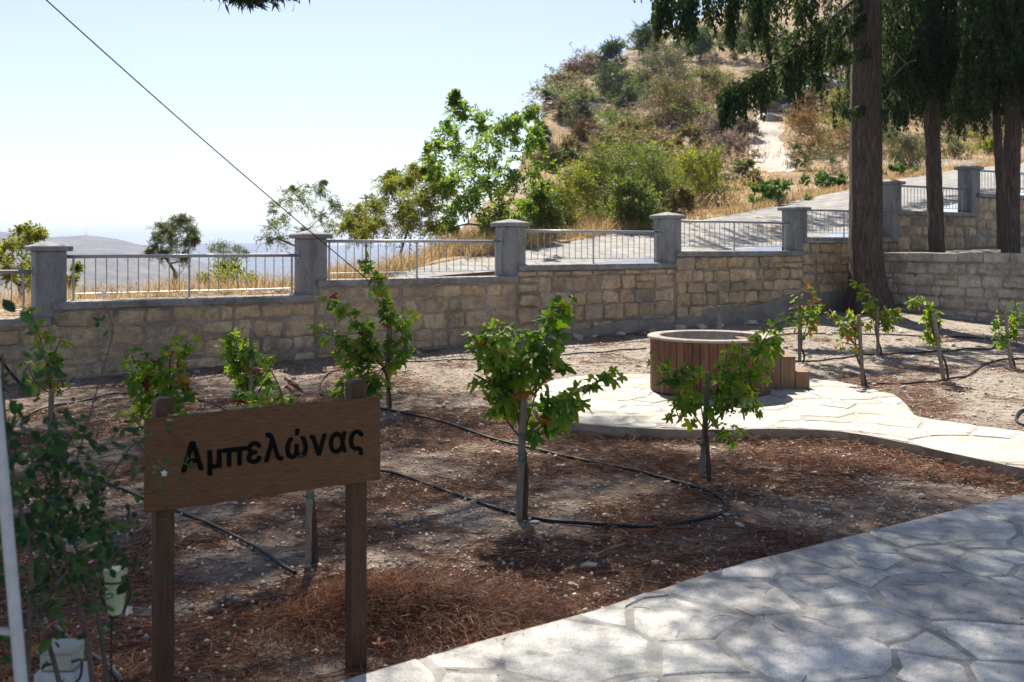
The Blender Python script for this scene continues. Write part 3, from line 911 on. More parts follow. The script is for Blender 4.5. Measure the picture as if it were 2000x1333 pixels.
# raised ground behind it
vs = []; fs_ = []
for i in range(26):
    for j in range(26):
        p = RC + RD * (-0.1 + i * 0.32) + U * (0.12 + j * 0.34)
        vs.append((p[0], p[1], 1.38 + 0.10 * float(fbm(p[0] * 1.2, p[1] * 1.2, 17, 3)) + 0.012 * j))
for i in range(25):
    for j in range(25): fs_.append((i * 26 + j, (i + 1) * 26 + j, (i + 1) * 26 + j + 1, i * 26 + j + 1))
tag(mesh_obj('upper_ground', vs, fs_, M['soil'], None, True), kind='structure')
# ------------------------------------------------------------------ crazy paving
def clip_half(poly, nx, ny, c):
    """keep points with nx*x + ny*y <= c"""
    out = []
    n = len(poly)
    for i in range(n):
        a = poly[i]; b = poly[(i + 1) % n]
        da = nx * a[0] + ny * a[1] - c; db = nx * b[0] + ny * b[1] - c
        if da <= 0: out.append(a)
        if (da < 0 < db) or (db < 0 < da):
            t = da / (da - db); out.append((a[0] + (b[0] - a[0]) * t, a[1] + (b[1] - a[1]) * t))
    return out

def inside(poly, x, y):
    c = False; n = len(poly)
    for i in range(n):
        x1, y1 = poly[i]; x2, y2 = poly[(i + 1) % n]
        if (y1 > y) != (y2 > y) and x < (x2 - x1) * (y - y1) / (y2 - y1) + x1: c = not c
    return c

def area(p):
    return 0.5 * sum(p[i][0] * p[(i + 1) % len(p)][1] - p[(i + 1) % len(p)][0] * p[i][1] for i in range(len(p)))

def clip_convex(poly, region):
    for i in range(len(region)):
        x1, y1 = region[i]; x2, y2 = region[(i + 1) % len(region)]
        nx, ny = (y2 - y1), -(x2 - x1)
        poly = clip_half(poly, nx, ny, nx * x1 + ny * y1)
        if len(poly) < 3: return []
    return poly

def nearest_edge_dist(region, x, y):
    best = 9
    for i in range(len(region)):
        x1, y1 = region[i]; x2, y2 = region[(i + 1) % len(region)]
        L2 = (x2 - x1) ** 2 + (y2 - y1) ** 2
        t = max(0, min(1, ((x - x1) * (x2 - x1) + (y - y1) * (y2 - y1)) / L2))
        best = min(best, math.hypot(x - x1 - t * (x2 - x1), y - y1 - t * (y2 - y1)))
    return best

def paving(region, rnd, cell, joint, z, thick, mat, parent, bounds, edge_in=0.015, nmax=290):
    """Weighted Voronoi flagstones inside region (any polygon); cells crossing the border are cut along it"""
    x0, y0, x1, y1 = bounds
    pts = []
    tries = 0
    while tries < 9000:
        tries += 1
        x = rnd.uniform(x0, x1); y = rnd.uniform(y0, y1)
        if not inside(region, x, y): continue
        r = cell * rnd.choice((0.45, 0.7, 0.9, 1.1, 1.4))
        if all(math.hypot(x - p[0], y - p[1]) > 0.62 * (r + p[2]) for p in pts): pts.append((x, y, r))
    made = 0
    for i, p in enumerate(pts):
        R = 2.2 * cell
        poly = [(p[0] + R * math.cos(t * math.pi / 4), p[1] + R * math.sin(t * math.pi / 4)) for t in range(8)]
        for k, q_ in enumerate(pts):
            if k == i: continue
            dx, dy = q_[0] - p[0], q_[1] - p[1]
            d = math.hypot(dx, dy)
            if d > 4 * cell: continue
            off = (d * d + p[2] ** 2 * 0.7 - q_[2] ** 2 * 0.7) / (2 * d)
            poly = clip_half(poly, dx / d, dy / d, dx / d * p[0] + dy / d * p[1] + off - joint * rnd.uniform(0.35, 0.75))
            if len(poly) < 3: break
        if len(poly) < 3: continue
        # subdivide and roughen outline
        out = []
        n = len(poly)
        for a in range(n):
            A = poly[a]; B = poly[(a + 1) % n]
            L = math.hypot(B[0] - A[0], B[1] - A[1])
            m = max(1, int(L / (cell * 0.33)))
            for s_ in range(m):
                t = s_ / m
                jx = rnd.uniform(-1, 1) * 0.03 * (1 if s_ else 0.5); jy = rnd.uniform(-1, 1) * 0.03 * (1 if s_ else 0.5)
                out.append((A[0] + (B[0] - A[0]) * t + jx, A[1] + (B[1] - A[1]) * t + jy))
        # pull vertices that left the region back onto the border
        fixed = []
        for (x, y) in out:
            if not inside(region, x, y) or nearest_edge_dist(region, x, y) < edge_in:
                lo, hi = 0.0, 1.0
                for _ in range(14):
                    mid = (lo + hi) / 2
                    xx = p[0] + (x - p[0]) * mid; yy = p[1] + (y - p[1]) * mid
                    if inside(region, xx, yy) and nearest_edge_dist(region, xx, yy) >= edge_in: lo = mid
                    else: hi = mid
                x = p[0] + (x - p[0]) * lo; y = p[1] + (y - p[1]) * lo
            fixed.append((x, y))
        if abs(area(fixed)) < 0.004: continue
        k = len(fixed)
        ca = sum(a for a, b in fixed) / k; cb = sum(b for a, b in fixed) / k
        zz = z + rnd.uniform(-0.003, 0.004); tx, ty = rnd.uniform(-0.006, 0.006), rnd.uniform(-0.006, 0.006)
        H = lambda x, y: zz + (x - ca) * tx + (y - cb) * ty
        vs = [(x, y, z - thick) for x, y in fixed] + [(x, y, H(x, y) - 0.005) for x, y in fixed]
        for (x, y) in fixed:
            L = math.hypot(ca - x, cb - y) or 1; f = min(0.4, 0.010 / L)
            vs.append((x + (ca - x) * f, y + (cb - y) * f, H(x, y)))
        fs_ = []
        for a in range(k):
            b = (a + 1) % k
            fs_.append((a, b, k + b, k + a)); fs_.append((k + a, k + b, 2 * k + b, 2 * k + a))
        fs_.append(tuple(range(2 * k, 3 * k)))
        mesh_obj('flagstone', vs, fs_, mat, parent)
        made += 1
        if made >= nmax: break
    return made

def slab(name, outline, ztop, zbot, mtop, mside):
    """prism with grout top and a rough riser"""
    n = len(outline)
    vs = [(x, y, ztop) for x, y in outline] + [(x, y, ztop - 0.004) for x, y in outline] + [(x + 0.006 * RNG.uniform(-1, 1), y + 0.006 * RNG.uniform(-1, 1), zbot) for x, y in outline]
    fs_ = [tuple(range(n))]
    for i in range(n):
        j = (i + 1) % n
        fs_.append((i, j, n + j, n + i)); fs_.append((n + i, n + j, 2 * n + j, 2 * n + i))
    o = mesh_obj(name, vs, fs_, mtop)
    o.data.materials.append(mside)
    for p in o.data.polygons:
        if abs(p.normal.z) < 0.5: p.material_index = 1
    return tag(o, kind='structure')

TZ = 0.105
def px_plane(x, y, z):
    D = (EYE - z) * F / (y - HY); return ((x - CX) * D / F, D)
ter_px = [(1040, 790), (1052, 808), (1080, 818), (1130, 826), (1190, 831), (1250, 835), (1300, 837), (1350, 838), (1420, 838), (1500, 836), (1600, 838), (1640, 841), (1700, 850), (1770, 864), (1850, 882), (2000, 914), (2150, 950), (2400, 1010),
          (2420, 935), (2150, 866), (1993, 841), (1898, 829), (1830, 819), (1787, 811), (1775, 796), (1762, 781), (1745, 770), (1698, 758), (1639, 745), (1575, 737), (1480, 731), (1380, 729), (1260, 730), (1140, 733), (1079, 741), (1052, 757), (1040, 775)]
def densify(poly, step=0.12, jit=0.006, r=random.Random(4)):
    out = []
    for i in range(len(poly)):
        a = poly[i]; b = poly[(i + 1) % len(poly)]
        L = math.hypot(b[0] - a[0], b[1] - a[1]); m = max(1, int(L / step))
        for k in range(m):
            t = k / m
            out.append((a[0] + (b[0] - a[0]) * t + r.uniform(-jit, jit), a[1] + (b[1] - a[1]) * t + r.uniform(-jit, jit)))
    return out
TER = densify([px_plane(x, y, TZ) for x, y in ter_px])
terrace = slab('stone_terrace', TER, TZ - 0.006, -0.08, M['grout'], M['riser'])
paving(TER, random.Random(21), 0.42, 0.022, TZ, 0.03, M['flag_cream'], terrace, (0.0, 5.2, 6.2, 12.2), 0.012)

PZ = 0.06
path_px = [(560, 1358), (640, 1333), (760, 1299), (900, 1262), (1040, 1222), (1160, 1190), (1250, 1160), (1340, 1131), (1470, 1093), (1600, 1061), (1800, 1010), (2000, 962), (2300, 905), (2700, 850)]
edge_pts = [px_plane(x, y, PZ) for x, y in path_px]
PATH_EDGE = edge_pts
PATH = densify([(-1.6, 2.95)] + edge_pts + [(9.5, 6.0), (9.0, -3.0), (-3.2, -3.0), (-3.2, 1.9)], 0.15, 0.008)
path = slab('stone_path', PATH, PZ - 0.006, -0.08, M['grout'], M['riser'])
PATHV = densify([(-1.6, 2.95)] + [p for p in edge_pts if p[0] < 5.5] + [(5.6, 6.4), (5.6, 2.2), (-1.6, 2.2)], 0.15, 0.006)
paving(PATHV, random.Random(36), 0.35, 0.030, PZ, 0.03, M['flag'], path, (-1.6, 2.2, 5.6, 8.4), 0.008)

# ------------------------------------------------------------------ the planked well on the terrace
WC = Vector((2.06, 10.37, TZ))
well = empty('planked_well', WC)
tag(well, 'round wood-planked well with pale stone rim on the terrace', 'well')
R, H = 0.615, 0.545
NP = 46
rr = random.Random(8)
for k in range(NP):
    th = 2 * math.pi * (k + 0.5) / NP
    nrm = Vector((math.cos(th), math.sin(th), 0)); tan = Vector((-math.sin(th), math.cos(th), 0))
    w = 2 * math.pi * R / NP - 0.006
    MB().box(WC + nrm * (R - 0.009 + rr.uniform(-0.0015, 0.0015)) + Vector((0, 0, H / 2 + 0.006)), (w, 0.018, H - 0.01), (tan, nrm, Vector((0, 0, 1))), 0.003).build('plank', M['wellwood'], well)
MB().tube([WC + Vector((0, 0, 0.001)), WC + Vector((0, 0, H - 0.012))], R - 0.022, 48, False).build('drum', M['dark'], well)
# rim ring
vs = []; fs_ = []
prof = [(0.640, H + 0.002), (0.646, H + 0.008), (0.644, H + 0.022), (0.635, H + 0.028), (0.525, H + 0.028), (0.515, H + 0.022), (0.512, H + 0.002)]
NS = 72; m_ = len(prof)
for i in range(NS):
    th = 2 * math.pi * i / NS
    for (r, z) in prof: vs.append(WC + Vector((r * math.cos(th), r * math.sin(th), z)))
for i in range(NS):
    i2 = (i + 1) % NS
    for j in range(m_):
        j2 = (j + 1) % m_
        fs_.append((i * m_ + j, i2 * m_ + j, i2 * m_ + j2, i * m_ + j2))
mesh_obj('rim', vs, fs_, M['rim'], well)
vs = []; fs_ = []
for i in range(NS):
    th = 2 * math.pi * i / NS
    for (r, z) in ((0.515, H + 0.004), (0.515, 0.06), (0.0, 0.05)):
        vs.append(WC + Vector((r * math.cos(th), r * math.sin(th), z)))
for i in range(NS):
    i2 = (i + 1) % NS
    fs_ += [(i * 3, i2 * 3, i2 * 3 + 1, i * 3 + 1), (i * 3 + 1, i2 * 3 + 1, i2 * 3 + 2, i * 3 + 2)]
mesh_obj('plastered_inside', vs, fs_, M['rim'], well)
# wooden stair up its right side
st = empty('wooden_steps', (2.85, 10.6, TZ))
tag(st, 'small brown wooden stair of three steps beside the well', 'steps')
y0, y1 = 10.46, 11.02
for (xa, xb, h) in ((2.40, 2.82, 0.52), (2.82, 2.98, 0.33), (2.98, 3.13, 0.17)):
    rb = MB().box(((xa + xb) / 2, (y0 + y1) / 2, TZ + (h - 0.014) / 2 + 0.003), (xb - xa - 0.004, y1 - y0, h - 0.014), None, 0.003).build('riser_box', M['stepwood'], st)
    MB().box(((xa + xb) / 2 + 0.004, (y0 + y1) / 2, TZ + h - 0.002), (xb - xa + 0.004, y1 - y0 + 0.02, 0.018), None, 0.004).build('tread', M['stepwood'], rb)
# ------------------------------------------------------------------ grape leaf meshes
def grape_leaf(seed):
    """five-lobed toothed leaf, petiole at origin, midrib along +Y, about 1 unit wide, folded and drooping"""
    r = random.Random(seed)
    lobes = [(-2.62, 0.42), (-2.05, 0.62), (-1.55, 0.38), (-1.02, 0.82), (-0.55, 0.44), (0.0, 1.02), (0.55, 0.44), (1.02, 0.82), (1.55, 0.38), (2.05, 0.62), (2.62, 0.42)]
    cy = 0.18
    ring = []
    for i in range(len(lobes) - 1):
        (a0, r0), (a1, r1) = lobes[i], lobes[i + 1]
        for k in range(3):
            t = k / 3
            rad = r0 + (r1 - r0) * (t * t * (3 - 2 * t))
            rad *= 1 + (0.12 if k == 1 else -0.08 if k == 2 else 0.0) + r.uniform(-0.05, 0.05)
            a = a0 + (a1 - a0) * t + r.uniform(-0.03, 0.03)
            ring.append((a, rad * 0.62))
    ring.append((lobes[-1][0], lobes[-1][1] * 0.62))
    fold = r.uniform(0.10, 0.45); droop = r.uniform(0.15, 0.6); tw = r.uniform(-0.25, 0.25)
    def pos(a, rad):
        x = math.sin(a) * rad; y = cy + math.cos(a) * rad
        z = -fold * abs(x) * 0.7 - droop * (max(0, y) ** 2) * 0.55 + tw * x * y + 0.06 * math.sin(a * 5 + seed)
        return (x, y, z)
    vs = [pos(0, 0)] + [pos(a, rad * 0.5) for a, rad in ring[::2]] + [pos(a, rad) for a, rad in ring]
    ni = len(ring[::2]); no = len(ring)
    fs_ = []
    for i in range(ni - 1): fs_.append((0, 1 + i, 2 + i))
    for i in range(no - 1):
        a = 1 + i // 2; b = 1 + (i + 1) // 2 if (i + 1) % 2 == 0 else 1 + i // 2
        o = 1 + ni + i
        if i % 2 == 0: fs_.append((a, o, o + 1))
        else:
            fs_.append((a, o, o + 1)); fs_.append((a, o + 1, a + 1))
    fs_.append((0, ni, 1 + ni + no - 1)) if False else None
    return vs, fs_
LEAF = {}
for key in ('leaf_green', 'leaf_lime', 'leaf_yellow', 'leaf_red'):
    LEAF[key] = []
    for sd in range(6):
        v, f = grape_leaf(sd * 7 + 1)
        LEAF[key].append(mesh_data('vine_leaf', v, [x for x in f if x], M[key], True))

def leaf_matrix(base, d, n, size):
    d = d.normalized(); x = d.cross(n); x = x.normalized() if x.length > 1e-5 else d.orthogonal().normalized()
    n = x.cross(d)
    m = Matrix((( x.x, d.x, n.x, base.x), (x.y, d.y, n.y, base.y), (x.z, d.z, n.z, base.z), (0, 0, 0, 1)))
    return m @ Matrix.Diagonal((size, size, size, 1))

def smooth_path(pts, n):
    """Catmull-Rom through pts, n samples per span"""
    out = []
    for i in range(len(pts) - 1):
        p0 = pts[max(0, i - 1)]; p1 = pts[i]; p2 = pts[i + 1]; p3 = pts[min(len(pts) - 1, i + 2)]
        for k in range(n):
            t = k / n
            out.append(0.5 * ((2 * p1) + (p2 - p0) * t + (2 * p0 - 5 * p1 + 4 * p2 - p3) * t * t + (3 * p1 - p0 - 3 * p2 + p3) * t ** 3))
    out.append(pts[-1].copy())
    return out

def stake_mb(a, b, w):
    d = (b - a); L = d.length; d.normalize()
    x = Vector((1, 0.25, 0)); x = (x - d * x.dot(d)).normalized(); y = d.cross(x)
    return MB().box((a + b) / 2, (w, w * 0.9, L), (x, y, d), 0.004)

def vine(seed, label, base, stake_top, trunk_top, shoots, per_m, size, pal, stake_w=0.045, ties=3, stake_base=None, group='staked grapevines in the garden', spread=0.07, stake_dd=-0.06):
    r = random.Random(seed)
    stake_w *= 0.78
    b = on_ground(*base); D = b.y
    o = empty('grapevine', b)
    tag(o, label, 'grapevine', group)
    def at(x, y, dd=0.0): return P(x, y, D + dd)
    if stake_top:
        sb = on_ground(*(stake_base or base)); tp_ = P(stake_top[0], stake_top[1], D + stake_dd)
        sb = Vector((sb.x, D + stake_dd, b.z - 0.12))
        sk = stake_mb(sb, tp_, stake_w).build('stake', M['stake'], o)
        for k in range(ties):
            t = r.uniform(0.35, 0.75); c = sb.lerp(tp_, t)
            ring = [c + Vector((math.cos(a) * stake_w * 0.95, math.sin(a) * stake_w * 0.95 - 0.012, 0.01 * math.sin(a * 2))) for a in [2 * math.pi * i / 10 for i in range(11)]]
            ring.append(ring[-1] + Vector((0.03 * r.choice((-1, 1)), -0.01, 0.012)))
            MB().tube(ring, 0.0032, 4).build('tie', M['tie'], sk)
    tt_ = at(*trunk_top, dd=-0.035)
    tb = Vector((b.x + 0.036, b.y - 0.055, b.z - 0.03))
    pts = [tb, tb.lerp(tt_, 0.35) + Vector((r.uniform(-0.012, 0.03), -0.01, 0)), tb.lerp(tt_, 0.7) + Vector((r.uniform(-0.02, 0.02), 0.0, 0)), tt_]
    sp = smooth_path(pts, 5)
    thick = 0.0145 if D < 8 else 0.012
    MB().tube(sp, [thick * (1.25 - 0.35 * i / len(sp)) * r.uniform(0.88, 1.12) for i in range(len(sp))], 8).build('trunk', M['vinewood'], o, True)
    leaves = 0
    for sh in shoots:
        start = tt_
        n = len(sh)
        dd = r.uniform(-0.14, 0.14)
        pts = [tt_ if math.hypot(sh[0][0] - trunk_top[0], sh[0][1] - trunk_top[1]) < 45 else at(sh[0][0], sh[0][1], dd * 0.5)]
        for i in range(1, n): pts.append(at(sh[i][0], sh[i][1], dd * i / n + r.uniform(-0.03, 0.03)))
        sp = smooth_path(pts, 6)
        L = sum((sp[i + 1] - sp[i]).length for i in range(len(sp) - 1))
        so = MB().tube(sp, [0.0055 * (1 - 0.65 * i / len(sp)) + 0.001 for i in range(len(sp))], 5).build('shoot', M['shoot'], o, True)
        m = max(4, int(L * per_m * 1.75))
        for k in range(m):
            t = 0.24 + 0.78 * (k + r.random()) / m
            t = min(t, 0.999)
            i = int(t * (len(sp) - 1)); c = sp[i].lerp(sp[min(i + 1, len(sp) - 1)], t * (len(sp) - 1) - i)
            out = Vector((r.gauss(0, 1), r.gauss(-0.25, 1), r.gauss(0.25, 0.7))).normalized()
            basep = c + out * r.uniform(0.02, spread)
            d = (out * 0.8 + Vector((0, 0, -0.45 + r.gauss(0, 0.45))) + Vector((r.gauss(0, 0.3), r.gauss(0, 0.3), 0)))
            nrm = out * 0.7 + Vector((r.gauss(0, 0.4), -0.35 + r.gauss(0, 0.4), 0.75))
            key = r.choices(('leaf_green', 'leaf_lime', 'leaf_yellow', 'leaf_red'), pal)[0]
            sz = size * r.uniform(0.6, 1.15) * (1.0 - 0.4 * max(0, t - 0.72) / 0.28)
            lo = bpy.data.objects.new('leaf', r.choice(LEAF[key]))
            link(lo, so, leaf_matrix(basep, d, nrm, sz))
            leaves += 1
    return o

GREEN = (0.74, 0.245, 0.015, 0.0); MIXED = (0.5, 0.38, 0.09, 0.03); YEL = (0.16, 0.58, 0.24, 0.02); TURN = (0.50, 0.26, 0.12, 0.12)
v1 = vine(101, 'leafy green grapevine on a grey stake, nearest inside the hose loop', (1012, 1009), (1023, 764), (1019, 858),
     [[(1019, 858), (988, 815), (978, 745), (952, 695), (925, 655)], [(1019, 858), (1003, 770), (985, 700), (985, 640)], [(1019, 858), (1045, 770), (1055, 700), (1075, 640), (1090, 612), (1105, 588)],
      [(1019, 858), (1060, 815), (1100, 785), (1150, 755), (1195, 728)], [(1019, 858), (1015, 780), (1020, 700), (1030, 650)], [(1035, 845), (1080, 820), (1115, 790)], [(980, 760), (955, 745), (935, 760)], [(985, 720), (950, 670), (970, 640)], [(1045, 770), (1075, 720), (1070, 690)], [(988, 815), (975, 790), (965, 800)]],
     34, 0.145, GREEN, 0.048, 3)
v2 = vine(102, 'green grapevine with dark trunk standing in front of the planked well', (1371, 938), (1384, 728), (1378, 842),
     [[(1378, 842), (1345, 795), (1312, 745), (1285, 695)], [(1378, 842), (1365, 775), (1348, 715)], [(1378, 842), (1400, 780), (1396, 712)], [(1378, 842), (1415, 803), (1452, 755), (1475, 700), (1505, 645), (1545, 622)],
      [(1452, 755), (1442, 705), (1436, 672)], [(1395, 830), (1420, 842), (1438, 848)], [(1475, 700), (1505, 690), (1515, 665)], [(1345, 795), (1320, 790), (1325, 815)], [(1415, 803), (1425, 760), (1420, 720)], [(1452, 755), (1470, 785), (1472, 805)], [(1365, 775), (1335, 745), (1330, 720)], [(1475, 700), (1490, 720), (1500, 730)]],
     30, 0.125, (0.90, 0.10, 0.0, 0.0), 0.04, 2, stake_dd=0.07)
v3 = vine(103, 'tall bushy grapevine rising behind the right sign post', (757, 794), (759, 640), (750, 720),
     [[(750, 720), (720, 690), (665, 665), (612, 640)], [(750, 720), (705, 650), (670, 605), (640, 585)], [(750, 720), (765, 655), (752, 600), (740, 558), (722, 525), (706, 508)], [(750, 720), (785, 705), (806, 688)],
      [(750, 720), (705, 735), (660, 745)], [(750, 720), (790, 645), (785, 612)], [(750, 720), (715, 690), (690, 700)], [(750, 720), (735, 670), (715, 640)], [(705, 735), (670, 765), (650, 770)], [(750, 720), (740, 745), (725, 765)], [(720, 690), (700, 665), (655, 690)], [(750, 720), (770, 690), (760, 660)], [(740, 700), (700, 715), (675, 705)], [(745, 725), (715, 750), (700, 770)]],
     27, 0.15, (0.84, 0.14, 0.012, 0.008), 0.05, 2, stake_dd=0.05)
v4 = vine(104, 'narrow upright grapevine against the wall above the middle of the sign', (492, 900), (491, 642), (489, 800),
     [[(489, 800), (472, 735), (462, 690), (466, 645)], [(489, 800), (480, 725), (475, 670)], [(489, 800), (515, 745), (528, 700)], [(489, 800), (500, 720), (488, 690)], [(489, 800), (455, 720), (452, 670)]],
     44, 0.105, (0.85, 0.15, 0, 0), 0.04, 0)
v5 = vine(105, 'grapevine with reddening leaves on a stake hidden behind the sign board', (606, 1098), (607, 835), (600, 880),
     [[(600, 880), (560, 800), (545, 755), (530, 725)], [(600, 880), (575, 820), (585, 780)], [(600, 880), (500, 800), (480, 760)], [(600, 880), (520, 830), (470, 790)], [(600, 880), (560, 840), (540, 790)]],
     13, 0.135, TURN, 0.043, 3)
v6 = vine(106, 'grapevine with large green leaves behind the left sign post', (318, 1003), (318, 747), (316, 850),
     [[(316, 850), (300, 785), (270, 725), (258, 695)], [(316, 850), (332, 770), (332, 710), (345, 660)], [(316, 850), (352, 800), (368, 745)], [(316, 850), (285, 815), (268, 790)], [(332, 770), (350, 700), (368, 668)], [(316, 850), (310, 760), (312, 700)]],
     25, 0.135, (0.62, 0.32, 0.02, 0.04), 0.045, 1)
v7 = vine(107, 'thin grapevine with sparse leaves, leftmost by the wall', (104, 850), (101, 762), (98, 768),
     [[(98, 768), (92, 715), (75, 650), (60, 605)], [(98, 768), (103, 705), (122, 655)], [(98, 768), (68, 745), (52, 705)], [(98, 768), (115, 745), (128, 755)], [(92, 715), (105, 690), (112, 710)]],
     17, 0.125, MIXED, 0.05, 2)
v8 = vine(108, 'pale yellow-green grapevine on a tall stake just right of the well', (1559, 707), (1561, 570), (1566, 668),
     [[(1566, 668), (1556, 620), (1552, 580)], [(1566, 668), (1580, 620), (1582, 585), (1583, 553)], [(1566, 668), (1594, 620), (1596, 580)], [(1566, 668), (1585, 640), (1592, 630)], [(1566, 668), (1565, 620), (1570, 600)]],
     15, 0.13, YEL, 0.045, 1, spread=0.05)
v9 = vine(109, 'grapevine with orange-turning leaves left of its bare stake', (1683, 753), (1677, 616), (1672, 676),
     [[(1672, 676), (1650, 645), (1630, 622), (1618, 612)], [(1672, 676), (1655, 660), (1640, 640)], [(1672, 676), (1665, 630), (1660, 615)], [(1672, 676), (1648, 670), (1645, 678)], [(1650, 645), (1665, 640), (1668, 622)]],
     24, 0.12, (0.42, 0.26, 0.28, 0.04), 0.045, 1, spread=0.05)
v10 = vine(110, 'bushy yellow-green grapevine in front of the thick cypress trunk', (1712, 695), (1713, 600), (1710, 648),
     [[(1710, 648), (1700, 605), (1685, 575), (1668, 553)], [(1710, 648), (1718, 610), (1705, 580)], [(1710, 648), (1735, 625), (1760, 615)], [(1710, 648), (1690, 630), (1683, 645)], [(1718, 610), (1740, 605), (1750, 625)], [(1710, 648), (1708, 615), (1695, 600)], [(1710, 648), (1730, 640), (1745, 630)]],
     24, 0.12, (0.42, 0.52, 0.06, 0.0), 0.045, 1, spread=0.06)
v11 = vine(111, 'drooping grapevine hanging from a leaning grey stake', (1842, 742), (1823, 612), (1822, 640),
     [[(1826, 650), (1815, 610), (1795, 588), (1775, 592)], [(1826, 650), (1812, 620), (1806, 640)], [(1826, 650), (1830, 625), (1815, 600)], [(1826, 650), (1815, 660), (1812, 655)], [(1826, 650), (1824, 662), (1828, 665)]],
     34, 0.115, (0.62, 0.34, 0.04, 0.0), 0.05, 1, spread=0.05)
v12 = vine(112, 'grapevine split in two tufts by its stake at the far right', (1972, 718), (1961, 594), (1966, 676),
     [[(1966, 676), (1952, 650), (1944, 615)], [(1966, 676), (1975, 640), (1982, 598)], [(1966, 676), (1950, 665), (1947, 655)], [(1966, 676), (1982, 635), (1990, 610)]],
     26, 0.12, (0.6, 0.36, 0.04, 0.0), 0.045, 1, spread=0.05)
def lone_stake(px, top, D, w, label):
    b = P(px, 600, D); z = gz1(b.x, D)
    t = P(px + 1, top, D)
    o = stake_mb(Vector((b.x, D, z - 0.1)), t, w).build('wooden_stake', M['stake'])
    tag(o, label, 'stake', 'bare wooden stakes')
lone_stake(1022, 655, 9.3, 0.046, 'bare grey stake showing above the leaves of the nearest vine')
lone_stake(1404, 598, 14.6, 0.05, 'bare wooden stake behind the well against the wall')
# small bunches of grapes
def bunch(px, py, D, n, label, r=random.Random(6)):
    c = P(px, py, D); b = MB()
    for k in range(n):
        p = c + Vector((r.gauss(0, 0.013), r.gauss(0, 0.012), -0.009 * k * 0.6 + r.gauss(0, 0.008)))
        rad = r.uniform(0.006, 0.009)
        b.tube([p + Vector((0, 0, rad * math.cos(a))) for a in (0.25, 0.8, 1.57, 2.3, 2.9)], [rad * math.sin(a) for a in (0.25, 0.8, 1.57, 2.3, 2.9)], 7)
    return b
bunch(1428, 800, 6.75, 7, '').build('grape', M['grape'], v2, True)
bunch(746, 572, 9.9, 9, '').build('grape', M['grape'], v3, True)

# ------------------------------------------------------------------ the name board
sgL = Vector((-1.236, 3.35, 0)); sgR = Vector((-0.508, 3.80, 0))
sd = (sgR - sgL); SL = sd.length; sd.normalize()
sn = Vector((sd.y, -sd.x, 0))               # faces the camera
c0 = (sgL + sgR) / 2
sign = empty('wooden_sign', Vector((c0.x, c0.y, 0)))
tag(sign, 'brown wooden name board with black Greek lettering on two posts', 'sign')
ZT, ZB = 1.038, 0.722
tiltv = (sd + Vector((0, 0, 0.008))).normalized()
up = Vector((0, 0, 1))
MB().box(c0 + Vector((0, 0, (ZT + ZB) / 2)), (SL, 0.034, ZT - ZB), (tiltv, -sn, up), 0.004).build('board', M['signwood'], sign)
board = [o_ for o_ in sign.children if o_.name.startswith('board')][0]
def sign_post(px, zt):
    t = ((px - CX) / F * sgL.y - sgL.x) / (sd.x - (px - CX) / F * sd.y)
    p = sgL + sd * t - sn * (0.017 + 0.031)
    z0 = gz1(p.x, p.y) - 0.06
    b = MB()
    w = 0.031
    vs = []
    for (k, z) in ((w, z0), (w, zt - 0.014), (w - 0.012, zt)):
        for (a, d) in ((-1, -1), (1, -1), (1, 1), (-1, 1)): vs.append(p + sd * a * k + sn * d * k + up * z)
    fs_ = [(0, 1, 2, 3), (8, 9, 10, 11)]
    for r_ in range(2):
        for j in range(4):
            j2 = (j + 1) % 4; fs_.append((r_ * 4 + j, r_ * 4 + j2, r_ * 4 + 4 + j2, r_ * 4 + 4 + j))
    b.add(vs, fs_); b.build('post', M['postwood'], sign)
sign_post(325, 1.093); sign_post(705, 1.105)
def text_mesh(body):
    cu = bpy.data.curves.new('lettering', 'FONT'); cu.body = body
    cu.size = 0.14; cu.extrude = 0.0008; cu.resolution_u = 5; cu.space_character = 1.12
    to = bpy.data.objects.new('lettering_source', cu); COL.objects.link(to)
    bpy.context.view_layer.update()
    me = bpy.data.meshes.new_from_object(to.evaluated_get(bpy.context.evaluated_depsgraph_get()))
    COL.objects.unlink(to); bpy.data.objects.remove(to)
    c = np.empty(len(me.vertices) * 3, np.float32); me.vertices.foreach_get('co', c)
    return c.reshape(-1, 3), [tuple(p.vertices) for p in me.polygons]
cf, _f = text_mesh('Αμπελώνας'); ca_, fa = text_mesh('Αμ'); cb_, fb = text_mesh('ελώνας')
cb_[:, 0] += cf[:, 0].max() - cb_[:, 0].max()
xl, xr = ca_[:, 0].max() + 0.010, cb_[:, 0].min() - 0.008      # the letter pi is drawn as bar and two legs
xh = ca_[(ca_[:, 0] > ca_[:, 0].max() - 0.03), 1].max()
pi = MB()
pi.box(((xl + xr) / 2, xh - 0.0055, 0), (xr - xl, 0.011, 0.0016))
pi.box((xl + (xr - xl) * 0.27, (xh - 0.011) / 2, 0), (0.0115, xh - 0.0112, 0.0016)); pi.box((xl + (xr - xl) * 0.73, (xh - 0.011) / 2, 0), (0.0115, xh - 0.0112, 0.0016))
co = np.concatenate([ca_, cb_, np.array([tuple(p) for p in pi.v], np.float32)])
faces = fa + [tuple(i + len(ca_) for i in f) for f in fb] + [tuple(i + len(ca_) + len(cb_) for i in f) for f in pi.f]
tw_ = co[:, 0].max() - co[:, 0].min()
x0 = co[:, 0].min()
sx = SL * 0.775 / tw_
capmask = co[:, 0] < x0 + tw_ * 0.09
sy = 0.098 / max(1e-4, co[capmask, 1].max())
o0 = c0 + sn * (0.017 + 0.0016) + tiltv * (-SL / 2 + SL * 0.138) + up * (ZB + (ZT - ZB) * 0.395)
world = np.array([(o0 + tiltv * float((p[0] - x0) * sx) + up * float(p[1] * sy) + sn * float(p[2]))[:] for p in co], np.float32)
av = []; af = []
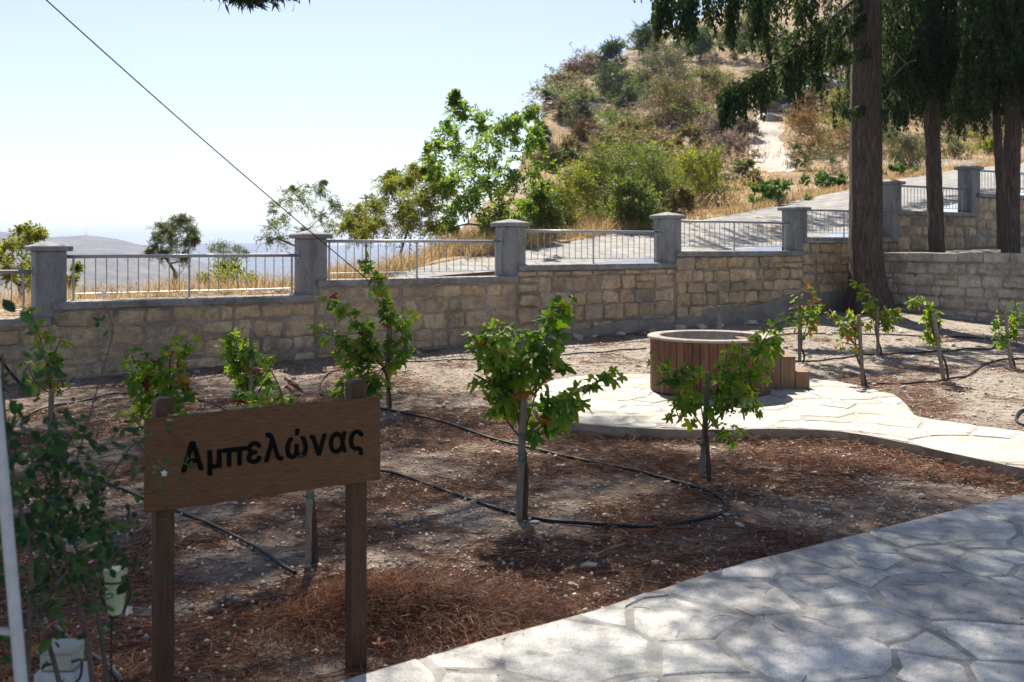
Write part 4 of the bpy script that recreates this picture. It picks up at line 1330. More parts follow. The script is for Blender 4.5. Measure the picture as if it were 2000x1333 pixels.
for k, (ox, oz) in enumerate(((0, 0), (-0.0036, 0.0), (0.0036, 0.0), (0, 0.0030), (0, -0.0030), (-0.0026, 0.0022), (0.0026, -0.0022))):
    n0 = len(av)
    sh = np.array((tiltv * ox + up * oz + sn * (0.00025 * k))[:])
    av += [tuple(p) for p in world + sh]; af += [tuple(i + n0 for i in f) for f in faces]
tme = mesh_data('lettering', av, af, M['letter'])
link(bpy.data.objects.new('lettering', tme), board)

# ------------------------------------------------------------------ drip hoses on the soil
def hose(name, label, pts, r=0.010, lift=0.004, sink=0.0, first=None):
    w = [on_ground(x, y) for x, y in pts]
    w = smooth_path(w, 8)
    for p in w: p.z = gz1(p.x, p.y) + r * 0.85 + lift + 0.006 * math.sin(p.x * 9 + p.y * 5)
    if first is not None: w = first + w
    o = MB().tube(w, r, 8).build(name, M['hose'], None, True)
    tag(o, label, 'hose', 'black irrigation hoses')
hose('irrigation_hose', 'black irrigation hose curving in a wide loop around the nearest vine',
     [(690, 790), (745, 800), (850, 824), (950, 858), (1050, 882), (1200, 913), (1320, 944), (1390, 966), (1420, 990), (1396, 1013), (1320, 1028), (1200, 1032), (1100, 1024), (1030, 1012), (960, 993), (880, 966), (800, 938), (742, 924), (640, 915), (560, 922)], 0.0115)
hose('irrigation_hose', 'black irrigation hose running to the ground behind the sign posts', [(60, 890), (130, 916), (209, 947), (280, 975), (342, 999), (427, 1037), (499, 1075), (546, 1108), (577, 1126)], 0.0105)
hose('irrigation_hose', 'thin black hose arching around the leftmost vine', [(46, 850), (48, 823), (67, 807), (108, 795), (144, 788), (180, 781), (216, 773), (247, 771), (300, 773), (362, 781), (391, 785), (418, 791), (442, 803)], 0.0095)
hose('irrigation_hose', 'thin dark hose lying along the foot of the wall behind the vines', [(628, 775), (624, 760), (633, 740), (660, 724), (720, 712), (793, 709), (913, 704), (1010, 700), (1104, 694), (1192, 688), (1262, 682)], 0.0105)
hose('irrigation_hose', 'thin black hose doubling back near the cypress foot', [(1520, 655), (1556, 654), (1628, 653), (1724, 655), (1784, 658), (1880, 661), (1935, 665), (1952, 671), (1938, 682), (1894, 684), (1844, 688), (1784, 691), (1724, 695), (1664, 698), (1628, 704), (1568, 708), (1540, 709)], 0.011)
hose('irrigation_hose', 'black hose winding past the leaning stake at right', [(1690, 752), (1772, 752), (1832, 746), (1880, 739), (1904, 727), (1923, 714), (1952, 706), (1998, 702), (2060, 704)], 0.012)
hose('irrigation_hose', 'black hose end curling at the right edge beside the terrace path', [(2030, 798), (2000, 803), (1987, 813), (1985, 823), (1996, 832), (2030, 838)], 0.012)
hose('irrigation_hose', 'thick black hose at lower left behind the cream box', [(108, 1232), (140, 1258), (175, 1283), (215, 1310), (240, 1340)], 0.013)
pz = [P(-14, 672, 11.1), P(2, 703, 11.05), P(22, 730, 10.95), P(45, 755, 10.8)]
o = MB().tube(smooth_path(pz, 6) , 0.016, 8).build('black_pipe', M['hose'], None, True)
tag(o, 'black pipe coming down the wall at the left edge', 'pipe')
# ------------------------------------------------------------------ loose stones on the soil
def rock_data(seed, mat, sub=1):
    import bmesh
    bm = bmesh.new(); bmesh.ops.create_icosphere(bm, subdivisions=sub, radius=1.0)
    r = random.Random(seed)
    ax = [Vector((r.gauss(0, 1), r.gauss(0, 1), r.gauss(0, 1))).normalized() for _ in range(7)]
    lim = [r.uniform(0.55, 0.9) for _ in range(7)]
    for v in bm.verts:
        for a, l in zip(ax, lim):
            d = v.co.dot(a)
            if d > l: v.co -= a * (d - l)
        v.co *= r.uniform(0.93, 1.07)
        v.co.z *= 0.62
    me = bpy.data.meshes.new('pebble'); bm.to_mesh(me); bm.free(); me.materials.append(mat)
    return me
ROCKS = [rock_data(k, M['pebble']) for k in range(6)]
def garden_ok(X, Y):
    s, t = w_st(X, Y)
    return t < -0.35 and right_side(X, Y) < -0.15 and not inside(TER, X, Y) and not inside(PATH, X, Y)
def inside_np(poly, X, Y):
    c = np.zeros(len(X), bool); n = len(poly)
    for i in range(n):
        x1, y1 = poly[i]; x2, y2 = poly[(i + 1) % n]
        if y1 == y2: continue
        c ^= ((y1 > Y) != (y2 > Y)) & (X < (x2 - x1) * (Y - y1) / (y2 - y1) + x1)
    return c
def garden_np(X, Y):
    s, t = w_st(X, Y)
    return (t < -0.35) & (right_side(X, Y) < -0.15) & ~inside_np(TER, X, Y) & ~inside_np(PATH, X, Y)
rp_ = random.Random(15)
spots = [(208, 1070, 0), (927, 984, 18), (1100, 911, 12), (1260, 925, 12), (1046, 930, 12), (1180, 1010, 18), (1150, 1111, 32), (1285, 1105, 26), (1010, 985, 12), (895, 1020, 15),
         (800, 1103, 12), (888, 1093, 12), (970, 886, 17), (1126, 884, 14), (1402, 950, 17), (1418, 1008, 18), (1445, 1028, 18), (1115, 1145, 22), (1860, 905, 30), (1800, 972, 20), (1590, 925, 12), (1705, 878, 14),
         (1720, 1000, 20), (1560, 1045, 14), (1500, 960, 10), (890, 1010, 12), (905, 1012, 14), (925, 1005, 12), (1035, 1015, 12), (1045, 1022, 16), (450, 1075, 14), (475, 1100, 14), (525, 1107, 16), (445, 1240, 16), (760, 955, 12), (565, 1037, 12), (1760, 720, 14), (1715, 712, 18), (1820, 707, 12), (1830, 645, 22), (1760, 650, 18), (1620, 655, 14), (985, 675, 18), (1160, 660, 16), (700, 690, 16)]
vis = []
for (x, y, w) in spots:
    if w: p = on_ground(x, y); vis.append((p.x, p.y, w * p.y / F / 2))
cnt = 0
while len(vis) < 285:
    y = HY + 1.0 / rp_.uniform(1 / 700.0, 1 / 180.0); x = rp_.uniform(60, 1980)
    p = on_ground(x, y)
    if garden_ok(p.x, p.y): vis.append((p.x, p.y, rp_.uniform(4.5, 12) * p.y / F / 2 * 1.2))
for i, (X, Y, r) in enumerate(vis):
    o = bpy.data.objects.new('pebble', rp_.choice(ROCKS))
    z = gz1(X, Y)
    m = Matrix.Translation((X, Y, z + r * 0.30)) @ Euler((rp_.uniform(-0.3, 0.3), rp_.uniform(-0.3, 0.3), rp_.uniform(0, 6.28))).to_matrix().to_4x4() @ Matrix.Diagonal((r * rp_.uniform(0.9, 1.5), r * rp_.uniform(0.7, 1.1), r * rp_.uniform(0.7, 1.1), 1))
    link(o, None, m)
    tag(o, 'pale limestone pebble lying loose on the garden soil', 'pebble', 'loose pebbles on the garden soil')
# rubble at the foot of the wall: a few bigger blocks
for i, (s, t, r) in enumerate([(7.0, -0.5, 0.09), (7.5, -0.42, 0.11), (8.3, -0.5, 0.08), (9.0, -0.45, 0.10), (9.6, -0.5, 0.13), (10.1, -0.5, 0.10), (10.6, -0.45, 0.08), (11.3, -0.5, 0.12), (12.0, -0.5, 0.10), (12.6, -0.45, 0.09), (6.2, -0.4, 0.07), (8.7, -0.62, 0.06)]):
    p = wpt(s, t); o = bpy.data.objects.new('rubble_stone', ROCKS[i % 6])
    link(o, None, Matrix.Translation((p.x, p.y, gz1(p.x, p.y) + r * 0.25)) @ Euler((0.2, 0.1, i * 1.3)).to_matrix().to_4x4() @ Matrix.Diagonal((r * 1.25, r, r, 1)))
    tag(o, 'rough pale stone in the rubble row at the foot of the wall', 'stone', 'rubble stones at the foot of the wall')
# fine grit: thousands of tiny chips, one mass
def grit(n, seed):
    rg_ = np.random.default_rng(seed)
    y = HY + 1.0 / rg_.uniform(1 / 860.0, 1 / 150.0, n); x = rg_.uniform(-150, 2150, n)
    D = EYE * F / (y - HY); X = (x - CX) * D / F
    den = fbm(X * 1.1, D * 1.1, 77, 4)
    keep = (den > 0.40) | (rg_.random(n) < 0.25) | ((D > 8.5) & (rg_.random(n) < 0.7))
    ok = garden_np(X, D)
    X = X[keep & ok]; D = D[keep & ok]; n = len(X)
    r = rg_.uniform(0.004, 0.012, n) * rg_.uniform(0.6, 1.9, n)
    base = np.array([(1, 0, 0), (-0.5, 0.9, 0), (-0.6, -0.8, 0), (0, 0, 0.75), (0, 0, -0.6)], float)
    tri = np.array([(0, 1, 3), (1, 2, 3), (2, 0, 3), (1, 0, 4), (2, 1, 4), (0, 2, 4)])
    a = rg_.uniform(0, 6.28, n); c_, s_ = np.cos(a), np.sin(a)
    jit = base[None] * (1 + rg_.uniform(-0.35, 0.35, (n, 5, 3)))
    vx = (jit[..., 0] * c_[:, None] - jit[..., 1] * s_[:, None]) * r[:, None]; vy = (jit[..., 0] * s_[:, None] + jit[..., 1] * c_[:, None]) * r[:, None]; vz = jit[..., 2] * r[:, None]
    Z = gz(X, D) + 0.016 * (fbm(X * 9, D * 9, 8, 3) - 0.45)
    v = np.stack([vx + X[:, None], vy + D[:, None], vz + Z[:, None] + r[:, None] * 0.25], -1).reshape(-1, 3)
    t = (tri[None] + (np.arange(n) * 5)[:, None, None]).reshape(-1, 3)
    return v, t
v, t = grit(34000, 4)
tag(np_mesh('gravel_chips', v, t, M['grit']), 'fine pale limestone grit scattered over the soil', 'gravel', kind='stuff')

# ------------------------------------------------------------------ fallen pine needles
def needles(X, Y, Z, L, w, rg_, lift=0.004, tilt=0.12):
    n = len(X)
    a = rg_.uniform(0, 6.28, n); b = a + rg_.normal(0, 0.35, n)
    dx, dy = np.cos(a), np.sin(a)
    p0 = np.stack([X, Y, Z + lift + rg_.uniform(0, 0.006, n)], 1)
    t1 = rg_.normal(0, tilt, n); t2 = t1 - np.abs(rg_.normal(0, tilt, n))
    p1 = p0 + np.stack([dx, dy, t1], 1) * (L * 0.5)[:, None]
    p2 = p1 + np.stack([np.cos(b), np.sin(b), t2], 1) * (L * 0.5)[:, None]
    s = np.stack([-dy, dx, np.zeros(n)], 1) * (w * 0.5)
    s2 = s + np.stack([np.zeros(n), np.zeros(n), np.full(n, w * 0.5)], 1)
    v = np.stack([p0 - s2, p0 + s2, p1 + s2, p1 - s2, p2 + s2, p2 - s2], 1).reshape(-1, 3)
    q = (np.array([(0, 1, 2, 3), (3, 2, 4, 5)])[None] + (np.arange(n) * 6)[:, None, None]).reshape(-1, 4)
    return v, q
rn = np.random.default_rng(9)
N = 330000
y = HY + 1.0 / rn.uniform(1 / 900.0, 1 / 190.0, N); x = rn.uniform(-200, 2150, N)
D = EYE * F / (y - HY); X = (x - CX) * D / F
den = fbm(X * 1.5, D * 1.5, 91, 4) + 0.25 * (fbm(X * 5, D * 5, 95, 3) - 0.45)
near = np.interp(D, [3.5, 6, 8.5, 11, 14], [0.62, 0.55, 0.42, 0.28, 0.15]) * np.interp(X, [-3, 2.5, 4, 7], [1.0, 0.9, 0.5, 0.3])
edge_d = np.min(np.stack([np.hypot(X - a, D - b) for a, b in TER[::3]] + [np.hypot(X - a, D - b) for a, b in PATH_EDGE]), 0)
near = near + 0.25 * np.exp(-(edge_d / 0.22) ** 2)
prob = np.clip((den - (0.56 - near * 0.55)) * 4.5, 0.08, 1)
keep = rn.random(N) < prob
ok = keep & garden_np(X, D)
X = X[ok]; D = D[ok]; n = len(X)
Z = gz(X, D) + 0.016 * (fbm(X * 9, D * 9, 8, 3) - 0.45)
va, qa = needles(X, D, Z, rn.uniform(0.05, 0.12, n), 0.0027, rn)
tn = 900
ti = rn.integers(0, n, tn)
vt, qt = needles(X[ti] + 0.03, D[ti], Z[ti], rn.uniform(0.10, 0.30, tn), 0.005, rn, 0.006, 0.10)
vt2 = len(vt)
va = np.concatenate([va, vt]); qa = np.concatenate([qa, qt + len(va) - vt2])
# deeper drift: the swept-up heap beside the sign and ridges along the paving edges
nh = 17000
hx = rn.normal(-0.42, 0.30, nh); hy = rn.normal(4.30, 0.19, nh)
okh = np.array([not inside(PATH, a, b) for a, b in zip(hx, hy)])
hx, hy = hx[okh], hy[okh]
hz = gz(hx, hy) + rn.uniform(0, 0.05, len(hx)) * np.exp(-((hx + 0.42) / 0.45) ** 2 - ((hy - 4.3) / 0.3) ** 2)
vb, qb = needles(hx, hy, hz, rn.uniform(0.06, 0.13, len(hx)), 0.0017, rn, 0.004, 0.35)
ne = 5200
k = rn.integers(0, 60, ne)
fr = np.array(densify([px_plane(x_, y_, 0) for x_, y_ in [(1130, 850), (1300, 862), (1500, 862), (1640, 866), (1760, 890), (1850, 915), (1990, 950)]][:7], 0.08, 0.0))[:70]
ex = fr[rn.integers(0, len(fr), ne)]
exx = ex[:, 0] + rn.normal(0, 0.10, ne); eyy = ex[:, 1] + rn.normal(-0.02, 0.10, ne)
oke = np.array([garden_ok(a, b) for a, b in zip(exx, eyy)])
exx, eyy = exx[oke], eyy[oke]
vc, qc = needles(exx, eyy, gz(exx, eyy) + rn.uniform(0, 0.03, len(exx)), rn.uniform(0.05, 0.11, len(exx)), 0.0026, rn, 0.004, 0.3)
vv = np.concatenate([va, vb, vc]); qq_ = np.concatenate([qa, qb + len(va), qc + len(va) + len(vb)])
tag(np_mesh('pine_needle_litter', vv, qq_, M['needle']), 'brown fallen pine needles strewn over the garden soil', 'pine needles', kind='stuff')
# a few needles blown on the paving
np_ = 160
px_ = rn.uniform(-0.3, 4.2, np_); py_ = rn.uniform(3.3, 6.3, np_)
okp = np.array([inside(PATHV, a, b) for a, b in zip(px_, py_)]); px_, py_ = px_[okp], py_[okp]
v, q = needles(px_, py_, np.full(len(px_), PZ + 0.002), rn.uniform(0.05, 0.12, len(px_)), 0.0024, rn, 0.002, 0.03)
tag(np_mesh('path_needles', v, q, M['needle']), 'few stray pine needles lying on the paved path', 'pine needles', kind='stuff')
# fallen dry leaves
for i, (x, y, sz, lab) in enumerate([(735, 1278, 0.10, 'crumpled brown leaf beside the right sign post'), (1158, 1183, 0.05, 'small red-brown leaf on the edge of the paved path'), (800, 1180, 0.07, 'brown leaf lying on the heap of pine needles')]):
    p = on_ground(x, y); o = bpy.data.objects.new('fallen_leaf', LEAF['leaf_red'][i])
    dz = 0.055 if i == 1 else 0.03
    link(o, None, leaf_matrix(p + Vector((0, 0, dz)), Vector((0.6, 0.5 - i, 0.15)), Vector((0.2, -0.4, 0.9)), sz)); tag(o, lab, 'leaf')

# ------------------------------------------------------------------ dry grass beyond the wall and along the road
def grass(X, Y, Z, h, rg_, w=0.010):
    n = len(X); a = rg_.uniform(0, 6.28, n); lean = np.abs(rg_.normal(0.45, 0.55, n))
    d = np.stack([np.cos(a) * lean, np.sin(a) * lean, np.ones(n)], 1); d = unit(d)
    e = unit(d + np.stack([np.cos(a), np.sin(a), -0.7 * np.ones(n)], 1) * rg_.uniform(0.1, 0.9, n)[:, None])
    p0 = np.stack([X, Y, Z - 0.02], 1); p1 = p0 + d * (h * 0.6)[:, None]; p2 = p1 + e * (h * 0.4)[:, None]
    s = np.stack([np.ones(n), rg_.normal(0, 0.5, n), np.zeros(n)], 1); s = unit(s) * (w / 2)
    v = np.stack([p0 - s, p0 + s, p1 + s * 0.8, p1 - s * 0.8, p2 + s * 0.25, p2 - s * 0.25], 1).reshape(-1, 3)
    q = (np.array([(0, 1, 2, 3), (3, 2, 4, 5)])[None] + (np.arange(n) * 6)[:, None, None]).reshape(-1, 4)
    return v, q
def grass_patch(n, px0, px1, off0, off1, h0, h1, seed, w=0.010, thr=0.35):
    rg_ = np.random.default_rng(seed)
    px = rg_.uniform(px0, px1, n); De, ze = edge(px); D = De + off0 + (off1 - off0) * rg_.random(n) ** 1.3
    X = (px - CX) * D / F
    den = fbm(X * 0.9, D * 0.9, seed, 4); k = den > thr
    X, D, px, den = X[k], D[k], px[k], den[k]
    return grass(X, D, hill_z(px, D), (h0 + (h1 - h0) * rg_.random(len(X))) * (0.6 + den), rg_, w)
gp = [grass_patch(7000, -200, 752, 0.15, 3.0, 0.06, 0.32, 51, 0.007, 0.45), grass_patch(15000, 640, 1250, -0.1, 4.5, 0.10, 0.42, 52, 0.008, 0.36), grass_patch(14000, 1200, 2100, -0.4, 3.2, 0.07, 0.26, 53, 0.011, 0.38), grass_patch(9000, 1040, 2100, 3, 60, 0.25, 0.6, 54, 0.03, 0.45)]
vv = []; qq_ = []; n0 = 0
for v, q in gp: vv.append(v); qq_.append(q + n0); n0 += len(v)
tag(np_mesh('dry_grass', np.concatenate(vv), np.concatenate(qq_), M['drygrass']), 'golden dry grass on the bank beyond the wall', 'grass', kind='stuff')

# ------------------------------------------------------------------ white trellis, shrub, lantern and box at lower left
tr = empty('white_trellis', (-1.13, 2.15, 0))
tag(tr, 'white metal trellis with a leaning pole at the left edge', 'trellis')
A = P(-6, 800, 2.12); B = P(44, 1360, 2.06)
dirp = (B - A).normalized()
foot = B + dirp * ((B.z - 0.02) / -dirp.z)
topp = A - dirp * 0.55
MB().tube([foot, B, A, topp], 0.0125, 10).build('upright', M['white'], tr, True)
off = Vector((-0.34, 0.05, 0.0))
MB().tube([foot + off, A + off, topp + off], 0.0125, 10).build('upright', M['white'], tr, True)
for y_ in (760, 1008, 1240):
    p = A + dirp * ((y_ - 800) / 560.0 * (B - A).length)
    MB().tube([p, p + off + Vector((0, 0, 0.03))], 0.008, 8).build('rung', M['white'], tr, True)

shrub = empty('climbing_shrub', P(170, 1640, 2.6))
tag(shrub, 'dark leafy climbing shrub at lower left with thin tied stems', 'shrub')
stems = [[(225, 1560, 2.62), (205, 1300, 2.6), (180, 1150, 2.62), (135, 1040, 2.6), (90, 930, 2.55), (40, 830, 2.5)], [(200, 1560, 2.55), (170, 1250, 2.5), (120, 1060, 2.5), (75, 960, 2.45), (60, 880, 2.4)],
         [(60, 1600, 2.4), (55, 1300, 2.4), (60, 1100, 2.35), (30, 950, 2.3), (10, 820, 2.3), (5, 690, 2.3)], [(150, 1500, 2.5), (105, 1290, 2.45), (60, 1180, 2.4), (20, 1120, 2.4)],
         [(140, 1050, 2.6), (200, 960, 2.7), (250, 880, 2.75), (300, 850, 2.8), (345, 880, 2.85)], [(120, 1000, 2.55), (150, 900, 2.6), (190, 760, 2.75), (220, 650, 2.8), (205, 600, 2.85)], [(180, 1150, 2.62), (220, 1080, 2.7), (270, 1050, 2.75), (300, 1000, 2.8)], [(100, 940, 2.5), (130, 870, 2.5), (160, 850, 2.5), (200, 880, 2.55)],
         [(60, 1050, 2.4), (100, 1000, 2.4), (160, 980, 2.45), (215, 975, 2.5)], [(40, 1000, 2.4), (90, 1090, 2.4), (140, 1110, 2.4), (190, 1130, 2.5)], [(260, 860, 2.75), (330, 920, 2.8), (400, 960, 2.85)]]
sr = random.Random(77)
stem_pts = []
for i, s_ in enumerate(stems):
    sp = smooth_path([P(*a) for a in s_], 6)
    r0 = 0.0085 if i < 4 else 0.0035
    MB().tube(sp, [r0 * (1 - 0.7 * k / len(sp)) for k in range(len(sp))], 6).build('stem', M['twig'], shrub, True)
    stem_pts.append(sp)
def small_leaf(seed, mat):
    r = random.Random(seed); f = r.uniform(0.1, 0.35)
    vs = [(0, 0, 0), (0.24, 0.25, -f * 0.24), (0.30, 0.55, -f * 0.3), (0.16, 0.85, -f * 0.2 - 0.05), (0, 1.0, -0.10), (-0.16, 0.85, -f * 0.2 - 0.05), (-0.30, 0.55, -f * 0.3), (-0.24, 0.25, -f * 0.24), (0, 0.5, 0.02)]
    return mesh_data('shrub_leaf', vs, [(0, 1, 8), (1, 2, 8), (2, 3, 8), (3, 4, 8), (4, 5, 8), (5, 6, 8), (6, 7, 8), (7, 0, 8)], mat, True)
SLEAF = [small_leaf(k, M['shrub_leaf']) for k in range(4)]
cnt = 0
extra = []
dens = [110, 130, 170, 60, 16, 12, 20, 50, 50, 44, 8]
for i, sp in enumerate(stem_pts):
    for k in range(dens[i]):
        t = sr.uniform(0.42 if i < 4 else 0.1, 1.0)
        c = sp[min(len(sp) - 1, int(t * (len(sp) - 1)))]
        spread = 0.075 if i < 4 else 0.045
        c = c + Vector((sr.gauss(0, spread), sr.gauss(0, spread), sr.gauss(0, spread)))
        tw0 = Vector((sr.gauss(0, 1), sr.gauss(0, 1), sr.gauss(-0.2, 0.8))).normalized()
        for j in range(sr.choice((1, 1, 1, 3))):
            d = tw0 + Vector((sr.gauss(0, 0.6), sr.gauss(0, 0.6), sr.gauss(-0.3, 0.5)))
            nrm = Vector((sr.gauss(0, 0.6), -0.4 + sr.gauss(0, 0.5), 0.8))
            m = leaf_matrix(c + tw0 * j * 0.015, d, nrm, sr.uniform(0.020, 0.044) * (0.72 if i > 3 else 1.0))
            if cnt < 295:
                link(bpy.data.objects.new('leaf', sr.choice(SLEAF)), shrub, m)
            else: extra.append(m)
            cnt += 1
if extra:
    b = MB()
    me = SLEAF[0]
    vv = [v.co.copy() for v in me.vertices]; ff = [tuple(p.vertices) for p in me.polygons]
    for m in extra: b.add([m @ v for v in vv], ff)
    o = b.build('remaining_leaves', M['shrub_leafi'], shrub); o['kind'] = 'stuff'
for (x, y, D_) in ((197, 1095, 2.6), (212, 1165, 2.6), (205, 1225, 2.6), (150, 1060, 2.55)):
    c = P(x, y, D_)
    MB().tube([c + Vector((math.cos(a) * 0.011, math.sin(a) * 0.011, 0.003 * math.sin(a))) for a in [i * 0.7 for i in range(10)]], 0.0028, 4).build('tie', M['tie'], shrub)
def flower(x, y, D_, s=0.016):
    c = P(x, y, D_); b = MB()
    for k in range(5):
        a = k * 1.2566 + x; d = Vector((math.cos(a), -0.5, math.sin(a))).normalized(); n_ = Vector((0, -1, 0)); sd_ = d.cross(n_).normalized()
        b.add([c, c + d * s * 0.6 + sd_ * s * 0.35, c + d * s * 1.2, c + d * s * 0.6 - sd_ * s * 0.35], [(0, 1, 2, 3)])
    b.build('flower', M['petal'], shrub)
flower(322, 924, 2.82, 0.010); flower(252, 1190, 2.75); flower(203, 575, 2.85, 0.012)

lan = empty('hanging_lantern', P(225, 1260, 2.7))
tag(lan, 'small pale glass lantern in a black scrolled iron holder among the shrub', 'lantern')
m, nt, out = _new('greenish_glass')
b_ = _bsdf(nt, out, (0.55, 0.60, 0.38), 0.25, None, 0, 0.5); b_.inputs['Transmission Weight'].default_value = 0.35
M['glass'] = m
c = P(226, 1112, 2.7)
MB().tube([c + Vector((0, 0, -dz)) for dz in (0, 0.004, 0.05, 0.10, 0.118, 0.124)], [0.029, 0.031, 0.027, 0.024, 0.020, 0.010], 18).build('glass_cup', M['glass'], lan, True)
for sx_ in (-1, 1):
    pts = [c + Vector((sx_ * (0.034 + 0.016 * math.cos(a)), 0, 0.0 + 0.016 * math.sin(a))) for a in [4.2 - k * 0.55 for k in range(10)]]
    pts = pts[::-1] + [c + Vector((sx_ * 0.036, 0, -0.03)), c + Vector((sx_ * 0.040, 0, -0.07)), c + Vector((sx_ * 0.022, 0, -0.115)), c + Vector((-0.01, 0.0, -0.135))]
    MB().tube(pts, 0.0042, 6).build('scroll', M['iron'], lan, True)
MB().tube([c + Vector((-0.01, 0, -0.13)), c + Vector((-0.012, 0, -0.22)), c + Vector((-0.015, 0.0, -0.75))], 0.003, 6).build('stem', M['iron'], lan)
MB().tube([c + Vector((0.031 * math.cos(a), 0.031 * math.sin(a), -0.03)) for a in [k * 0.5236 for k in range(13)]], 0.0025, 5).build('ring', M['iron'], lan)

bx_ = empty('junction_box', P(110, 1640, 2.72))
tag(bx_, 'cream plastic box with a lid on a white base at lower left', 'box')
c = P(112, 1290, 2.72)
MB().box(c + Vector((0, 0.03, -0.004)), (0.092, 0.075, 0.05), None, 0.006).build('box_body', M['cream'], bx_)
MB().box(c + Vector((0, 0.03, 0.026)), (0.104, 0.086, 0.012), None, 0.004).build('lid', M['cream'], bx_)
MB().box(c + Vector((0.0, 0.03, -0.03 - (c.z - 0.035) / 2)), (0.118, 0.09, c.z - 0.035), None, 0.006).build('base', M['white'], bx_)
MB().tube(smooth_path([c + Vector((0.045, -0.01, 0.0)), c + Vector((0.075, -0.02, 0.008)), c + Vector((0.072, -0.02, -0.035)), c + Vector((0.06, -0.02, -0.05))], 5), 0.0035, 6).build('cable', M['cable'], bx_, True)
# ------------------------------------------------------------------ trees and shrubs
def crown_mesh(seed, clumps, leaves, L, aspect, up_bias=0.3, droop=0.0, sigma=0.45, mat='olive'):
    """clumps: array (x,y,z,r); leaves per clump"""
    rg_ = np.random.default_rng(seed)
    cl = np.asarray(clumps, float)
    idx = np.repeat(np.arange(len(cl)), leaves)
    n = len(idx)
    off = rg_.normal(0, sigma, (n, 3))
    off[:, 2] *= 0.8
    c = cl[idx, :3] + off * cl[idx, 3:4]
    d = unit(rg_.normal(size=(n, 3)) + unit(off + 1e-6) * 0.9 + np.array([0, 0, -droop]))
    nn = unit(rg_.normal(size=(n, 3)) * 0.8 + np.array([0, 0, up_bias + 0.3]))
    ll = L * rg_.uniform(0.6, 1.3, n)
    return leaf_quads(c, d, nn, ll, ll * aspect, 0.12)

def twig_crown(seed, clumps, twigs, per, L, aspect, droop=0.15, up=0.35):
    """leafy twigs radiating from each clump centre: leaves in two ranks along thin curved twigs"""
    rg_ = np.random.default_rng(seed); cl = np.asarray(clumps, float)
    idx = np.repeat(np.arange(len(cl)), twigs); m = len(idx)
    d = unit(rg_.normal(size=(m, 3)) + np.array([0, 0, up]))
    ln = cl[idx, 3] * rg_.uniform(0.6, 1.45, m)
    st = cl[idx, :3] + rg_.normal(0, 0.22, (m, 3)) * cl[idx, 3:4]
    t = (np.arange(per) + 0.5) / per * 0.9 + 0.12
    T = t[None, :, None]
    sag = np.zeros((m, per, 3)); sag[..., 2] = -droop * (t[None] ** 2) * ln[:, None]
    pos = st[:, None] + d[:, None] * T * ln[:, None, None] + sag
    side = unit(np.cross(d, rg_.normal(size=(m, 3))))
    sg = np.where(np.arange(per) % 2 == 0, 1.0, -1.0)[None, :, None]
    ld = unit(d[:, None] * 0.6 + side[:, None] * sg + rg_.normal(0, 0.35, (m, per, 3)) + np.array([0, 0, -droop]))
    nn = unit(np.cross(d, side)[:, None] + rg_.normal(0, 0.5, (m, per, 3)))
    pos = pos.reshape(-1, 3); ld = ld.reshape(-1, 3); nn = nn.reshape(-1, 3)
    ll = L * rg_.uniform(0.65, 1.3, len(pos))
    v, q = leaf_quads(pos, ld, nn, ll, ll * aspect, 0.12)
    e = st + d * ln[:, None]; e[:, 2] -= droop * ln
    tv, tq = leaf_quads(st, e - st, rg_.normal(size=(m, 3)), np.linalg.norm(e - st, axis=1), np.full(m, 0.012))
    return v, q, tv, tq

def branchy(mb, base, tips, r0, rnd, bend=0.15, sides=6, fork=0.35):
    """trunk from base with limbs to each tip"""
    tips = [Vector(t) for t in tips]
    cen = sum(tips, Vector()) / len(tips)
    base = Vector(base)
    split = base.lerp(cen, fork)
    mb.tube([base, base.lerp(split, 0.5) + Vector((rnd.uniform(-1, 1), rnd.uniform(-1, 1), 0)) * r0, split], [r0 * 1.25, r0, r0 * 0.85], sides + 2)
    # each limb grows from the nearest lower point of the skeleton built so far
    nodes = [(base.lerp(split, 0.6), r0 * 0.8), (split, r0 * 0.8)]
    for t in sorted(tips, key=lambda q: (q - split).length):
        best = min(nodes, key=lambda nd: (nd[0] - t).length + (0.8 * (nd[0].z - t.z) if nd[0].z > t.z else 0))
        a, ra = best
        d = t - a
        m1 = a + d * 0.5 + Vector((rnd.uniform(-1, 1), rnd.uniform(-1, 1), rnd.uniform(-0.2, 1))) * d.length * bend
        rs = max(0.004, min(ra * 0.72, r0 * 0.6)); re = max(0.003, rs * 0.55)
        pts = smooth_path([a, m1, t], 3)
        mb.tube(pts, [rs + (re - rs) * i / (len(pts) - 1) for i in range(len(pts))], max(4, sides - 2))
        nodes.append((m1, (rs + re) / 2)); nodes.append((t, re))

def tree(name, label, cat, base, clumps, mat, leaves, L, aspect, r0, seed, group=None, droop=0.0, sigma=0.45, bark='twig', fork=0.35, every=1, up_bias=0.3, part='crown', twigs=0, per=12):
    o = empty(name, base); tag(o, label, cat, group)
    rnd = random.Random(seed)
    mb = MB(); branchy(mb, base, [c[:3] for c in clumps[::every]], r0, rnd, fork=fork)
    mb.build('trunk', M[bark], o, True)
    if twigs:
        v, q, tv, tq = twig_crown(seed, clumps, twigs, per, L, aspect, droop)
        np_mesh('twigs', tv, tq, M[bark], o)
    else: v, q = crown_mesh(seed, clumps, leaves, L, aspect, up_bias, droop, sigma)
    np_mesh(part, v, q, M[mat], o)
    return o

